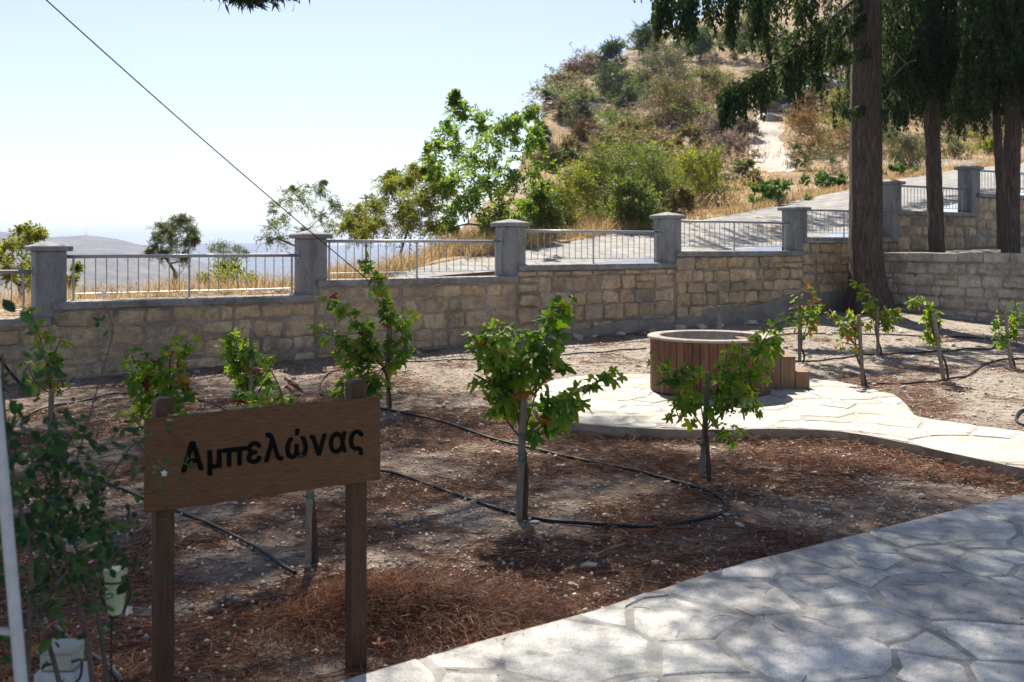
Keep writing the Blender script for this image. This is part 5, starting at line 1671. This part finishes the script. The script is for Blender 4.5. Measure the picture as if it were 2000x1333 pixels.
def px_clumps(lst, D, seed, depth=1.0, extra=0, jit=0.3):
    """lst of (px,py,r_px) at depth D -> world clumps spread in depth"""
    r = random.Random(seed); out = []
    for (x, y, rad) in lst:
        dd = r.uniform(-depth, depth); p = P(x, y, D + dd); rr_ = rad * D / F
        out.append((p.x, p.y, p.z, rr_))
        for k in range(extra):
            out.append((p.x + r.gauss(0, jit) * rr_, p.y + r.gauss(0, jit) * rr_ * 1.5, p.z + r.gauss(0, jit) * rr_, rr_ * r.uniform(0.5, 0.9)))
    return out

# tall green tree by the road
tree('roadside_tree', 'tall bright green leafy tree behind the railing, left of the hill', 'tree', on_hill(945, 470, 19.5, 21.5) - Vector((0, 0, 0.3)),
     px_clumps([(890, 215, 22), (935, 240, 26), (880, 260, 30), (850, 290, 26), (905, 285, 34), (960, 270, 34), (990, 250, 22), (1010, 245, 24), (1040, 225, 18), (845, 320, 24), (885, 330, 34), (930, 320, 40), (980, 315, 40), (1025, 290, 34), (1050, 265, 22), (870, 365, 28), (920, 365, 38), (965, 365, 40), (1010, 345, 36), (1050, 330, 26), (1045, 375, 24), (890, 405, 26), (935, 405, 32), (985, 400, 34), (1025, 405, 24), (945, 440, 26), (1000, 440, 22), (885, 445, 20), (1062, 390, 18), (850, 345, 20), (887, 195, 10)], 20.3, 1, 0.9, 2, 0.5),
     'locust', 170, 0.085, 0.48, 0.08, 201, droop=0.2, twigs=12, per=14, fork=0.30)
tree('yellow_green_tree', 'yellow-green feathery tree behind the railing, left of the tall green tree', 'tree', on_hill(765, 470, 22, 24) - Vector((0, 0, 0.6)),
     px_clumps([(700, 425, 26), (735, 400, 30), (760, 375, 34), (790, 355, 28), (815, 345, 20), (820, 380, 34), (785, 400, 38), (850, 375, 30), (745, 440, 34), (800, 440, 38), (845, 425, 34), (700, 455, 22), (680, 440, 18), (870, 365, 24), (770, 345, 16), (830, 335, 10), (860, 450, 26)], 23.5, 2, 1.2, 2),
     'yellowgreen', 330, 0.085, 0.28, 0.07, 202, droop=0.4, twigs=27, per=18)
tree('sparse_tree', 'sparse grey-green tree behind the pillar with the cable', 'tree', P(610, 560, 25.5),
     px_clumps([(540, 405, 22), (570, 385, 26), (600, 375, 20), (622, 370, 18), (640, 390, 24), (660, 410, 22), (675, 425, 14), (600, 405, 26), (560, 430, 26), (530, 440, 20), (620, 430, 26), (645, 440, 22), (520, 465, 16), (550, 470, 20), (590, 455, 24), (575, 370, 10), (630, 360, 10)], 25.5, 3, 1.0, 1),
     'sparse', 240, 0.085, 0.24, 0.07, 203, droop=0.4, twigs=13, per=13, fork=0.4)
tree('olive_tree', 'round olive tree above the railing against the far hills', 'tree', P(345, 590, 27),
     px_clumps([(340, 435, 20), (360, 430, 18), (320, 445, 20), (375, 450, 18), (345, 455, 24), (310, 470, 20), (330, 480, 24), (365, 475, 22), (300, 485, 14), (350, 495, 20), (380, 470, 10), (320, 500, 16)], 27, 4, 0.6, 2),
     'olive', 220, 0.075, 0.26, 0.09, 204, droop=0.2, twigs=20, per=15, fork=0.45)
tree('olive_tree', 'small olive tree top just above the railing right of the round olive', 'tree', P(440, 560, 36),
     px_clumps([(420, 490, 14), (440, 482, 14), (460, 488, 14), (430, 500, 16), (475, 498, 12), (450, 505, 16)], 36, 5, 0.6, 1), 'olive', 150, 0.10, 0.3, 0.08, 205)
tree('leafy_tree', 'yellow-green tree at the left edge behind the first pillar', 'tree', P(38, 640, 17),
     px_clumps([(45, 450, 12), (60, 455, 16), (80, 458, 12), (20, 480, 22), (50, 485, 26), (75, 490, 20), (10, 510, 22), (40, 520, 28), (70, 530, 22), (20, 545, 24), (55, 555, 20), (-20, 490, 26), (-40, 530, 30), (150, 525, 10), (140, 545, 12), (-30, 470, 20)], 17, 6, 0.7, 1),
     'yellowgreen', 200, 0.075, 0.34, 0.07, 206, droop=0.3, twigs=15, per=14, fork=0.4)
tree('green_shrub', 'low green bush behind the railing below the olive tree', 'shrub', on_hill(470, 560, 14, 16.5),
     px_clumps([(420, 545, 22), (445, 540, 24), (475, 548, 24), (500, 555, 20), (430, 520, 16), (395, 545, 14), (460, 525, 14)], 15.5, 7, 0.3, 1), 'yellowgreen', 150, 0.055, 0.5, 0.02, 207)

# bushes beyond the road
def bush(name, label, x, y, w, h, mat, seed, n=14, leaves=170, L=0.08, aspect=0.4, D=None, group='shrubs beyond the road', every=2, droop=0.0, sigma=0.5, bark='twig'):
    b = on_hill(x, y) if D is None else Vector(((x - CX) * D / F, D, float(hill_z(x, D))))
    r = random.Random(seed); s = b.y / F
    cl = []
    for k in range(n):
        a = r.uniform(0, 6.28); q_ = math.sqrt(r.random()); zf = r.random() ** 1.25
        wid = w / 2 * s * (1 - 0.45 * zf)
        rad = min(w, h) * s * r.uniform(0.16, 0.30)
        cl.append((b.x + math.cos(a) * q_ * (wid - rad * 0.2), b.y + math.sin(a) * q_ * wid * 0.8, b.z + rad * 0.5 + zf * max(0.05, h * s - rad * 1.2), rad))
    return tree(name, label, 'shrub', b - Vector((0, 0, 0.1)), cl, mat, leaves, L, aspect, 0.02 + 0.01 * h * s, seed, group, droop, sigma, bark, 0.15, every, part='foliage', twigs=max(6, int(leaves / 14)), per=14)
bush('roadside_bush', 'dense bush with red-tinged leaves standing at the road edge behind the rail', 1235, 448, 105, 110, 'shrubgreen', 301, 27, 262, 0.065, 0.55, 21.6)
bush('roadside_bush', 'light green shrub mass right of the tall green tree', 1110, 440, 150, 125, 'yellowgreen', 302, 30, 287, 0.07, 0.3, 22.5)
bush('roadside_bush', 'tall light green shrub in the middle of the roadside thicket', 1180, 428, 150, 150, 'shrubgreen', 303, 30, 287, 0.07, 0.35, 24.0)
bush('roadside_bush', 'light green shrub behind the red-tinged bush', 1285, 410, 150, 130, 'shrubgreen', 304, 30, 287, 0.075, 0.3, 26.5)
bush('roadside_bush', 'olive-green shrub at the right end of the roadside thicket', 1370, 400, 125, 110, 'yellowgreen', 305, 27, 262, 0.075, 0.3, 28.5)
bush('roadside_bush', 'light green shrub at the left end of the roadside thicket', 1060, 452, 120, 95, 'shrubgreen', 316, 24, 240, 0.065, 0.35, 21.5)
bush('roadside_bush', 'yellowish shrub filling the thicket below the dried flowers', 1330, 385, 150, 95, 'yellowgreen', 317, 24, 240, 0.08, 0.3, 30)
bush('roadside_bush', 'pale green shrub at the back of the thicket', 1150, 395, 150, 110, 'yellowgreen', 318, 24, 240, 0.08, 0.3, 28)
bush('roadside_bush', 'dull green shrub at the back of the thicket above the red-tinged bush', 1240, 375, 150, 90, 'shrubgreen', 319, 22, 230, 0.09, 0.3, 32)
bush('roadside_bush', 'low straw-coloured shrub in front of the roadside thicket', 1330, 402, 90, 55, 'olivebrown', 306, 20, 200, 0.07, 0.3, 25.5)
bush('roadside_bush', 'bright green low bush sprawling beside the pale road', 1510, 398, 150, 52, 'brightgreen', 307, 18, 190, 0.075, 0.6, 26.5)
bush('roadside_bush', 'green low bush left of the thick cypress trunk across the road', 1612, 372, 120, 42, 'brightgreen', 308, 14, 180, 0.08, 0.6, 31.0)
bush('roadside_bush', 'yellow-green low plant right of the thick trunk across the road', 1760, 340, 90, 24, 'brightgreen', 309, 10, 130, 0.08, 0.6, 33.0)
bush('roadside_bush', 'shrub at the foot of the tall green tree', 990, 465, 110, 70, 'shrubgreen', 310, 12, 170, 0.06, 0.4, 19.8)
bush('roadside_bush', 'grey-green weeping bush seen right of the thick cypress trunk', 1760, 332, 110, 110, 'greygreen', 311, 14, 240, 0.16, 0.12, 37, droop=1.6)
bush('roadside_bush', 'dark shrub beside the pale dirt track', 1560, 345, 60, 60, 'darkgreen', 312, 10, 160, 0.10, 0.3, 38)
bush('roadside_bush', 'grey twiggy bush with bare stems left of the thick trunk', 1625, 345, 95, 80, 'greygreen', 313, 12, 130, 0.10, 0.2, 36, every=1, bark='twig_grey')
bush('roadside_bush', 'grey twiggy bush between the slim trunks beyond the road', 1862, 320, 80, 70, 'greygreen', 314, 12, 130, 0.12, 0.25, 41, every=1, bark='twig_grey')
bush('roadside_bush', 'yellow-green bush at far right beyond the road', 1925, 318, 70, 60, 'yellowgreen', 315, 10, 140, 0.11, 0.4, 43)
for i, (x, y, w, h, mat, lab) in enumerate([
    (1196, 134, 52, 56, 'darkgreen', 'lone round dark tree on the skyline of the hill'), (1262, 112, 66, 66, 'darkgreen', 'dark tree on the skyline right of the lone round tree'),
    (1205, 208, 96, 92, 'darkgreen', 'deep green dense tree below the skyline on the hill'), (1292, 178, 120, 100, 'greygreen', 'large grey-green tree high on the hill'),
    (1226, 218, 48, 52, 'olive', 'small olive tree with bare trunk on the hill'), (1312, 250, 125, 105, 'olivebrown', 'wide olive-brown tree with dark limbs mid-hill'),
    (1390, 215, 95, 85, 'olivebrown', 'dusty brown tree right of the wide olive-brown tree'), (1128, 262, 78, 90, 'greygreen', 'grey-green shrub on the left nose of the hill'),
    (1140, 205, 50, 30, 'olivebrown', 'brown shrub at the top of the left nose of the hill'), (1100, 240, 34, 45, 'redbrown', 'reddish brown shrub on the left edge of the hill'),
    (1193, 240, 26, 22, 'brightgreen', 'tiny bright green bush on the dry slope'), (1140, 285, 70, 50, 'redbrown', 'rusty dry bush on the left slope'),
    (1430, 315, 110, 75, 'driedflower', 'pale dried-flower shrub left of the dirt track'), (1395, 275, 100, 60, 'driedflower', 'pale dried-flower shrub above the roadside thicket'),
    (1455, 275, 80, 45, 'driedflower', 'pale dried-flower shrub beside the top of the track'), (1350, 290, 80, 45, 'olivebrown', 'olive-brown scrub on the mid slope'),
    (1240, 285, 100, 60, 'olivebrown', 'brown scrub patch on the lower slope'), (1170, 300, 80, 50, 'driedflower', 'pale dry scrub on the left slope'),
    (1110, 320, 70, 50, 'olivebrown', 'dull scrub at the left foot of the hill'), (1590, 300, 120, 105, 'orange', 'orange-yellow autumn shrub right of the dirt track'),
    (1642, 262, 90, 95, 'yellowgreen', 'yellow-green shrub left of the thick trunk on the slope'), (1570, 250, 60, 70, 'redbrown', 'reddish shrub above the orange-yellow one'),
    (1568, 150, 34, 28, 'olive', 'small round bush on the pale rocks'), (1490, 215, 30, 45, 'olivebrown', 'small brown bush left of the pale rocks'),
    (1440, 120, 110, 80, 'olive', 'grey olive tree high on the hill behind the cypress boughs'), (1370, 120, 90, 70, 'darkgreen', 'dark tree high on the hill left of the boughs'),
    (1345, 100, 80, 60, 'greygreen', 'grey-green tree near the skyline behind hanging boughs'), (1480, 70, 110, 80, 'olive', 'olive tree near the skyline among the boughs'),
    (1060, 300, 40, 60, 'olive', 'dull green shrub behind the tall green tree'), (1072, 195, 40, 40, 'greygreen', 'small grey-green shrub hanging on the left skyline of the hill'), (1075, 330, 60, 50, 'driedflower', 'pale dry scrub low on the left flank of the hill'), (1285, 325, 90, 45, 'olivebrown', 'brown scrub above the light green thicket'),
    (1470, 365, 50, 30, 'olivebrown', 'dry low scrub at the foot of the track'), (1450, 345, 60, 34, 'shrubgreen', 'green low shrub left of the track foot'), (1700, 230, 100, 90, 'greygreen', 'grey scrub behind the thick cypress trunk'), (1850, 230, 140, 90, 'olivebrown', 'dull scrub behind the slim trunks'), (1960, 240, 120, 90, 'orange', 'orange-brown scrub at far right behind the trunks')]):
    p = on_hill(x, y); k = p.y / 60.0
    bush('hillside_shrub', lab, x, y, w, h, mat, 400 + i, 20, 280, 0.115 * max(0.5, k), 0.45, None, 'shrubs and trees on the dry hillside', every=3)
# smaller scrub dotted over the slope: shared shapes
proto = []
for k, mat in enumerate(('olivebrown', 'driedflower', 'greygreen', 'redbrown', 'olivebrown', 'shrubgreen')):
    r = random.Random(500 + k)
    cl = [(r.gauss(0, 0.45), r.gauss(0, 0.45), r.uniform(0.15, 0.8), r.uniform(0.28, 0.5)) for _ in range(9)]
    v, q, _tv, _tq = twig_crown(500 + k, cl, 17, 14, 0.095, 0.42)
    proto.append(np_mesh_data('scrub', v, q, M[mat]))
r = random.Random(61)
made = 0
while made < 150:
    x = r.uniform(1065, 2060); y = r.uniform(60, 370)
    De, ze = edge(x)
    p = on_hill(x, y)
    if p.y < float(De) + 6: continue
    if 1455 < x < 1550 and 225 < y < 360: continue
    if 1385 < x < 1620 and 236 < y < 375: continue
    if 1480 < x < 1600 and 130 < y < 225 and r.random() < 0.8: continue
    kk = r.randrange(6); o = bpy.data.objects.new('scrub_bush', proto[kk])
    s = r.uniform(0.55, 1.4) * (0.75 + p.y / 110)
    link(o, None, Matrix.Translation(p - Vector((0, 0, 0.1))) @ Matrix.Rotation(r.uniform(0, 6.28), 4, 'Z') @ Matrix.Diagonal((s * 1.2, s * 1.2, s * r.uniform(0.7, 1.1), 1)))
    tone = ('olive-brown', 'pale straw', 'grey-green', 'rusty brown', 'olive-brown', 'green')[kk]
    tag(o, 'low %s scrub bush dotting the dry hillside' % tone, 'shrub', 'low %s scrub bushes on the hillside' % tone)
    made += 1
# pale rock ledges
for i, (x, y, w) in enumerate([(1500, 210, 1.6), (1525, 195, 2.4), (1550, 178, 2.2), (1575, 170, 2.6), (1600, 160, 2.2), (1560, 200, 1.8), (1140, 215, 2.0), (1150, 200, 1.8), (1500, 235, 1.5), (1540, 215, 2.0), (1620, 175, 2.4), (1645, 185, 2.0), (1415, 345, 0.7), (1430, 352, 0.6)]):
    p = on_hill(x, y); o = bpy.data.objects.new('rock_outcrop', rock_data(900 + i, M['rock'], 2))
    link(o, None, Matrix.Translation(p) @ Matrix.Rotation(i * 0.9, 4, 'Z') @ Matrix.Diagonal((w * 0.8, w * 0.55, w * 0.4, 1)))
    tag(o, 'pale grey rock ledge cropping out of the dry slope', 'rock', 'pale rock ledges on the hillside')

# ------------------------------------------------------------------ cypress trees with hanging boughs
def strands(tips, rg_, n_leaf, L=0.075, w=0.036, spread=0.035):
    """tips: list of (x,y,z,length): hanging strands of scale-leaf sprays"""
    cs = []; ds = []; ls = []
    for (x, y, z, ln) in tips:
        m = max(6, int(n_leaf * ln))
        t = rg_.random(m)
        sway = rg_.normal(0, 0.10, 2)
        wid = spread * (1.15 - 0.7 * t)
        c = np.stack([x + sway[0] * t * ln + rg_.normal(0, 1, m) * wid, y + sway[1] * t * ln + rg_.normal(0, 1, m) * wid, z - t * ln], 1)
        a = rg_.uniform(0, 6.28, m)
        d = np.stack([np.cos(a) * 0.55, np.sin(a) * 0.55, -np.ones(m)], 1)
        cs.append(c); ds.append(d); ls.append(L * rg_.uniform(0.6, 1.4, m))
    c = np.concatenate(cs); d = np.concatenate(ds); l = np.concatenate(ls)
    nn = rg_.normal(size=c.shape)
    return leaf_quads(c, d, nn, l, l * (w / L), 0.1)

def bough(path, rg_, per_m, len0, len1, width):
    """strand heads along a bough"""
    tips = []
    sp = smooth_path([Vector(p) for p in path], 8)
    L = sum((sp[i + 1] - sp[i]).length for i in range(len(sp) - 1))
    m = int(L * per_m)
    for k in range(m):
        t = rg_.random() ** 0.85
        i = min(len(sp) - 2, int(t * (len(sp) - 1)))
        c = sp[i].lerp(sp[i + 1], rg_.random())
        o_ = rg_.normal(0, width, 3)
        tips.append((c.x + o_[0], c.y + o_[1], c.z + abs(o_[2]) * 0.4, len0 + (len1 - len0) * rg_.random()))
    return sp, tips

def cypress(label, base, path_px, radii, boughs, seed, extra_tips=None, flare=None, n_leaf=95, pale=False):
    o = empty('cypress_tree', base); tag(o, label, 'tree', 'cypress trees at the right')
    rg_ = np.random.default_rng(seed); rnd = random.Random(seed)
    sp = smooth_path([Vector(base) - Vector((0, 0, 0.15))] + path_px, 6)
    sides = 20
    rad = np.interp(np.linspace(0, 1, len(sp)), np.linspace(0, 1, len(radii)), radii)
    tb = MB()
    vs = []; fs_ = []
    for i, p in enumerate(sp):
        h = i / (len(sp) - 1)
        for k in range(sides):
            th = 2 * math.pi * k / sides
            lob = 1 + 0.06 * math.sin(3 * th + 1.3 + h * 2) + 0.035 * math.sin(7 * th + h * 3) + 0.03 * rnd.uniform(-1, 1)
            fl = 1.0
            if flare and p.z - base[2] < 1.2:
                q_ = 1 - max(0, (p.z - base[2])) / 1.2
                fl += flare * q_ ** 2.5 * (0.75 + 0.5 * math.cos(th - 0.1) + 0.35 * math.sin(5 * th))
            rr_ = rad[i] * lob * fl
            vs.append((p.x + math.cos(th) * rr_, p.y + math.sin(th) * rr_, p.z))
    for i in range(len(sp) - 1):
        for k in range(sides):
            k2 = (k + 1) % sides
            fs_.append((i * sides + k, i * sides + k2, (i + 1) * sides + k2, (i + 1) * sides + k))
    mesh_obj('trunk', vs, fs_, M['bark'], o, True)
    tips = list(extra_tips or [])
    lb = MB()
    for (path_, per_m, l0, l1, width) in boughs:
        s_, t_ = bough(path_, rg_, per_m, l0, l1, width)
        tips += t_
        lb.tube(s_, [0.035 * (1 - 0.85 * i / len(s_)) + 0.004 for i in range(len(s_))], 6)
    if lb.v: lb.build('bough', M['bark'], o, True)
    v, q = strands(tips, rg_, n_leaf)
    np_mesh('crown', v, q, M['cypress'], o)
    return o

def gbase(x, D, z=None):
    X = (x - CX) * D / F
    return Vector((X, D, gz1(X, D) if z is None else z))
D1 = 18.7
c1 = gbase(1694, D1)
cyp1 = cypress('thick cypress trunk with flared roots where the two stone walls meet', c1, [P(1693, 560, D1), P(1690, 450, D1), P(1690, 300, D1), P(1690, 150, D1), P(1692, 0, D1), P(1694, -260, D1), P(1696, -560, D1)], [0.34, 0.31, 0.30, 0.295, 0.28, 0.26, 0.22, 0.15],
    [([P(1680, -10, 18.6), P(1620, 40, 18.0), P(1560, 95, 17.6), P(1490, 140, 17.2), P(1440, 168, 17.0), P(1412, 185, 16.9)], 34, 0.25, 0.68, 0.08),
     ([P(1560, 60, 17.8), P(1545, 110, 17.6), P(1530, 130, 17.6)], 45, 0.4, 0.9, 0.13),
     ([P(1680, -80, 18.5), P(1560, -50, 17.5), P(1450, -20, 16.6), P(1360, -15, 16.0), P(1285, -10, 15.6)], 15, 0.35, 0.8, 0.12),
     ([P(1345, -30, 15.9), P(1340, 5, 15.9), P(1338, 60, 15.9)], 34, 0.25, 0.55, 0.09),
     ([P(1300, -25, 15.7), P(1290, 10, 15.7), P(1280, 40, 15.7)], 30, 0.2, 0.5, 0.09),
     ([P(1440, -30, 16.5), P(1432, 10, 16.4), P(1428, 50, 16.4)], 34, 0.25, 0.5, 0.05),
     ([P(1690, 20, 18.4), P(1640, 75, 18.2), P(1590, 120, 17.9), P(1600, 150, 17.9)], 30, 0.12, 0.34, 0.07),
     ([P(1690, 90, 18.5), P(1655, 105, 18.2), P(1630, 95, 18.1)], 40, 0.08, 0.25, 0.06),
     ([P(1690, 205, 18.5), P(1660, 215, 18.2), P(1640, 205, 18.2)], 26, 0.05, 0.18, 0.05),
     ([P(1500, -60, 17.0), P(1480, 0, 16.9), P(1500, 60, 17.2)], 34, 0.3, 0.7, 0.14), ([P(1590, -60, 17.6), P(1570, 0, 17.5), P(1590, 50, 17.8)], 30, 0.2, 0.5, 0.14)], 601, flare=0.6)

def mass(x0, x1, y0, y1, D0, Dw, n, seed, l0=0.25, l1=0.8):
    rg_ = np.random.default_rng(seed); out = []
    for k in range(n):
        x = rg_.uniform(x0, x1); y = y0 + (y1 - y0) * rg_.random() ** 0.8
        D = D0 + rg_.uniform(-Dw, Dw); p = P(x, y, D)
        out.append((p.x, p.y, p.z, rg_.uniform(l0, l1)))
    return out
c2 = gbase(1830, 19.6, 1.45)
cyp2 = cypress('slim cypress trunk rising in front of the farther railing', c2, [P(1826, 400, 19.6), P(1822, 300, 19.6), P(1818, 200, 19.6), P(1820, 60, 19.6), P(1822, -200, 19.6), P(1824, -500, 19.6)], [0.155, 0.15, 0.145, 0.14, 0.13, 0.10, 0.06],
    [([P(1820, 40, 19.5), P(1770, 90, 19.2), P(1725, 150, 19.0)], 34, 0.3, 0.75, 0.22), ([P(1820, 80, 19.5), P(1860, 130, 19.2), P(1905, 190, 19.0)], 34, 0.3, 0.8, 0.22),
     ([P(1820, 120, 19.5), P(1790, 180, 18.9), P(1750, 215, 18.6)], 30, 0.2, 0.5, 0.14)], 602, mass(1725, 1910, -120, 140, 19.6, 0.9, 430, 71) + mass(1740, 1880, -600, -60, 19.6, 0.9, 260, 72))
c3 = gbase(1974, 18.0, 1.45)
cyp3 = cypress('slim cypress trunk at the far right edge with grey bark', c3, [P(1974, 400, 18.0), P(1976, 300, 18.0), P(1982, 180, 18.0), P(1984, 40, 18.0), P(1986, -200, 18.0), P(1988, -500, 18.0)], [0.165, 0.15, 0.145, 0.14, 0.13, 0.10, 0.06],
    [([P(1984, 40, 18.0), P(1930, 110, 17.7), P(1890, 190, 17.5)], 36, 0.3, 0.8, 0.2), ([P(1984, 60, 18), P(2030, 130, 17.7), P(2060, 200, 17.5)], 30, 0.3, 0.8, 0.2)], 603, mass(1880, 2110, -120, 130, 17.9, 0.9, 430, 73) + mass(1780, 2200, -420, 40, 21.5, 2.0, 420, 77) + mass(1900, 2080, -600, -60, 17.9, 0.9, 240, 74))
def road_shade(n, seed):
    rg_ = np.random.default_rng(seed); out = []; k = 1 / math.tan(SUN_EL)
    for _ in range(n):
        p = W0 + U * rg_.uniform(11.3, 17.0) + V * rg_.uniform(0.2, 1.0 + 1.6 * rg_.random()); z = rg_.uniform(8.6, 12.0)
        out.append((p[0] + math.sin(SUN_AZ) * k * (z - 1.6), p[1] + math.cos(SUN_AZ) * k * (z - 1.6), z, rg_.uniform(0.3, 0.7)))
    return out
def shade_tips(n, seed):
    rg_ = np.random.default_rng(seed); out = []
    k = 1 / math.tan(SUN_EL)
    for _ in range(n):
        p = RC + RD * rg_.uniform(-0.2, 4.5) + U * rg_.uniform(0.0, 6.0); z = rg_.uniform(4.8, 12.0)
        out.append((p[0] + math.sin(SUN_AZ) * k * (z - 1.4), p[1] + math.cos(SUN_AZ) * k * (z - 1.4), z, rg_.uniform(0.4, 0.8)))
    return out
c4 = gbase(1955, 20.6, 1.5)
cyp4 = cypress('thin dark cypress trunk just left of the far right trunk', c4, [P(1955, 400, 20.6), P(1952, 330, 20.6), P(1944, 200, 20.6), P(1940, 0, 20.6), P(1940, -400, 20.6)], [0.10, 0.095, 0.09, 0.085, 0.08, 0.05],
    [([P(1942, 60, 20.6), P(1900, 150, 20.4), P(1870, 205, 20.3)], 34, 0.2, 0.6, 0.25), ([P(1942, 100, 20.6), P(1975, 190, 20.4), P(1990, 220, 20.3)], 30, 0.15, 0.5, 0.2)], 604, mass(1850, 2060, -60, 185, 20.6, 0.7, 340, 75) + mass(1740, 1860, 40, 200, 20.8, 0.5, 130, 76, 0.10, 0.35) + shade_tips(1000, 79) + road_shade(300, 80) + mass(1730, 2000, 90, 215, 20.9, 0.8, 230, 78, 0.10, 0.40))
# bare dead twigs on the slim cypress
tw = MB()
for pts in ([(1712, 215), (1735, 190), (1742, 175), (1760, 198), (1768, 210)], [(1740, 130), (1748, 105), (1757, 112), (1775, 130)], [(1745, 150), (1770, 125), (1790, 118)], [(1930, 300), (1905, 185), (1940, 140), (1950, 125)][1:]):
    tw.tube(smooth_path([P(x, y, 18.6) for x, y in pts], 5), 0.008, 5)
tw.build('bare_twig', M['twig_grey'], cyp2, True)

# ------------------------------------------------------------------ pines that shade the foreground (trunks stand outside the picture)
def shade_pine(label, base, h, targets, seed, extra=None, lim_h=0.62):
    o = empty('pine_tree', base); tag(o, label, 'tree')
    rnd = random.Random(seed); rg_ = np.random.default_rng(seed)
    cl = []
    k = 1 / math.tan(SUN_EL)
    for (gx, gy, r) in targets:
        z = rnd.uniform(6.4, 10.2)
        cl.append((gx + math.sin(SUN_AZ) * k * z, gy + math.cos(SUN_AZ) * k * z, z, r))
    cl += list(extra or [])
    mb = MB()
    mb.tube([base - Vector((0, 0, 0.2)), base + Vector((0.05, 0.02, h * 0.5)), base + Vector((0.1, 0.1, h))], [0.26, 0.21, 0.10], 12)
    for c in cl[::2]:
        c_ = Vector(c[:3]); s = base + Vector((0.07, 0.06, h * lim_h + rnd.uniform(-0.8, 1.5)))
        pts = smooth_path([s, s.lerp(c_, 0.5) + Vector((0, 0, 0.5)), c_], 4)
        mb.tube(pts, [0.05 * (1 - 0.85 * i / (len(pts) - 1)) + 0.006 for i in range(len(pts))], 5)
    mb.build('trunk', M['bark_pine'], o, True)
    idx = np.repeat(np.arange(len(cl)), 330); ca = np.array(cl)
    n = len(idx)
    off = rg_.normal(0, 0.45, (n, 3)); off[:, 2] *= 0.6
    c = ca[idx, :3] + off * ca[idx, 3:4]
    d = unit(rg_.normal(size=(n, 3)) + unit(off) * 0.6)
    l = rg_.uniform(0.10, 0.20, n)
    v, q = leaf_quads(c, d, rg_.normal(size=(n, 3)), l, l * 0.16, 0.0)
    np_mesh('crown', v, q, M['pine'], o)
    return o
rnd = random.Random(88)
def shade_targets(n, x0, x1, y_fn, y0, r0, r1, seed):
    rr_ = random.Random(seed); out = []
    while len(out) < n:
        x = rr_.uniform(x0, x1); y = rr_.uniform(y0, 13.0)
        if y > y_fn(x): continue
        out.append((x, y, rr_.uniform(r0, r1)))
    return out
lim = lambda x: float(np.interp(x, [-6, -1.5, 0.2, 1.2, 2.8, 4.2, 6], [12.6, 11.2, 9.2, 7.8, 7.0, 5.9, 4.8]))
tgA = shade_targets(SHADE_A, -4.5, 1.0, lim, 1.0, 0.45, 0.95, 5) + shade_targets(34, -2.4, -0.6, lambda x: 3.3, 1.0, 0.5, 0.9, 7)
tgB = shade_targets(SHADE_B, 1.0, 5.5, lim, 1.0, 0.40, 0.85, 6)
low = [tuple(P(x, y, 12.0)) + (r_,) for x, y, r_ in ((470, -30, 0.30), (520, -35, 0.32), (560, -40, 0.3), (500, -14, 0.16), (475, -10, 0.14), (540, -18, 0.14), (440, -25, 0.2))]
shade_pine('pine tree overhead at left, only a needle tuft showing at the top edge', Vector((-6.1, 7.6, gz1(-6.1, 7.6))), 9.5, tgA, 31, low)
shade_pine('pine tree standing off the right edge that shades the paved path', Vector((7.3, 11.2, gz1(7.3, 11.2))), 9.5, tgB, 32)

# ------------------------------------------------------------------ guy cable, far pole, far mast, haze
a = wpt(1.27 * BAY, -0.20, 1.03); b = P(110, 0, 10.0)
d = (b - a)
end = a + d * 1.62
pts = [a.lerp(end, t) + Vector((0, 0, -0.10 * math.sin(math.pi * t))) for t in [i / 16 for i in range(17)]]
o = MB().tube(pts, 0.0075, 6).build('guy_cable', M['cable'], None, True); tag(o, 'thin dark cable slanting across the sky down to the wall', 'cable')
c = P(715, 384, 130)
o = empty('utility_pole', c - Vector((0, 0, 8))); tag(o, 'tiny far utility pole with crossbar against the sky', 'utility pole')
MB().tube([c - Vector((0, 0, 9)), c], 0.13, 8).build('pole', M['twig'], o); MB().box(c - Vector((0, 0, 0.25)), (1.7, 0.12, 0.12)).build('crossbar', M['twig'], o)
c = P(168, 460, 1480)
o = MB().tube([c - Vector((0, 0, 6)), c + Vector((0, 0, 12))], [0.35, 0.2], 6).build('radio_mast', M['twig_grey']); tag(o, 'tiny mast on top of the hazy far hill', 'mast')
if HAZE > 0:
    hz = MB().box((0, 2600, -55), (13000, 5400, 230)).build('haze', None)
    m = bpy.data.materials.new('haze_air'); m.use_nodes = True; nt = m.node_tree; nt.nodes.clear()
    ou = nt.nodes.new('ShaderNodeOutputMaterial'); vp = nt.nodes.new('ShaderNodeVolumePrincipled')
    vp.inputs['Color'].default_value = (0.50, 0.62, 0.88, 1); vp.inputs['Density'].default_value = HAZE; vp.inputs['Anisotropy'].default_value = 0.2
    nt.links.new(vp.outputs[0], ou.inputs['Volume'])
    hz.data.materials.clear(); hz.data.materials.append(m)
    tag(hz, 'thin pale blue haze in the air over the valley', 'haze', kind='stuff')
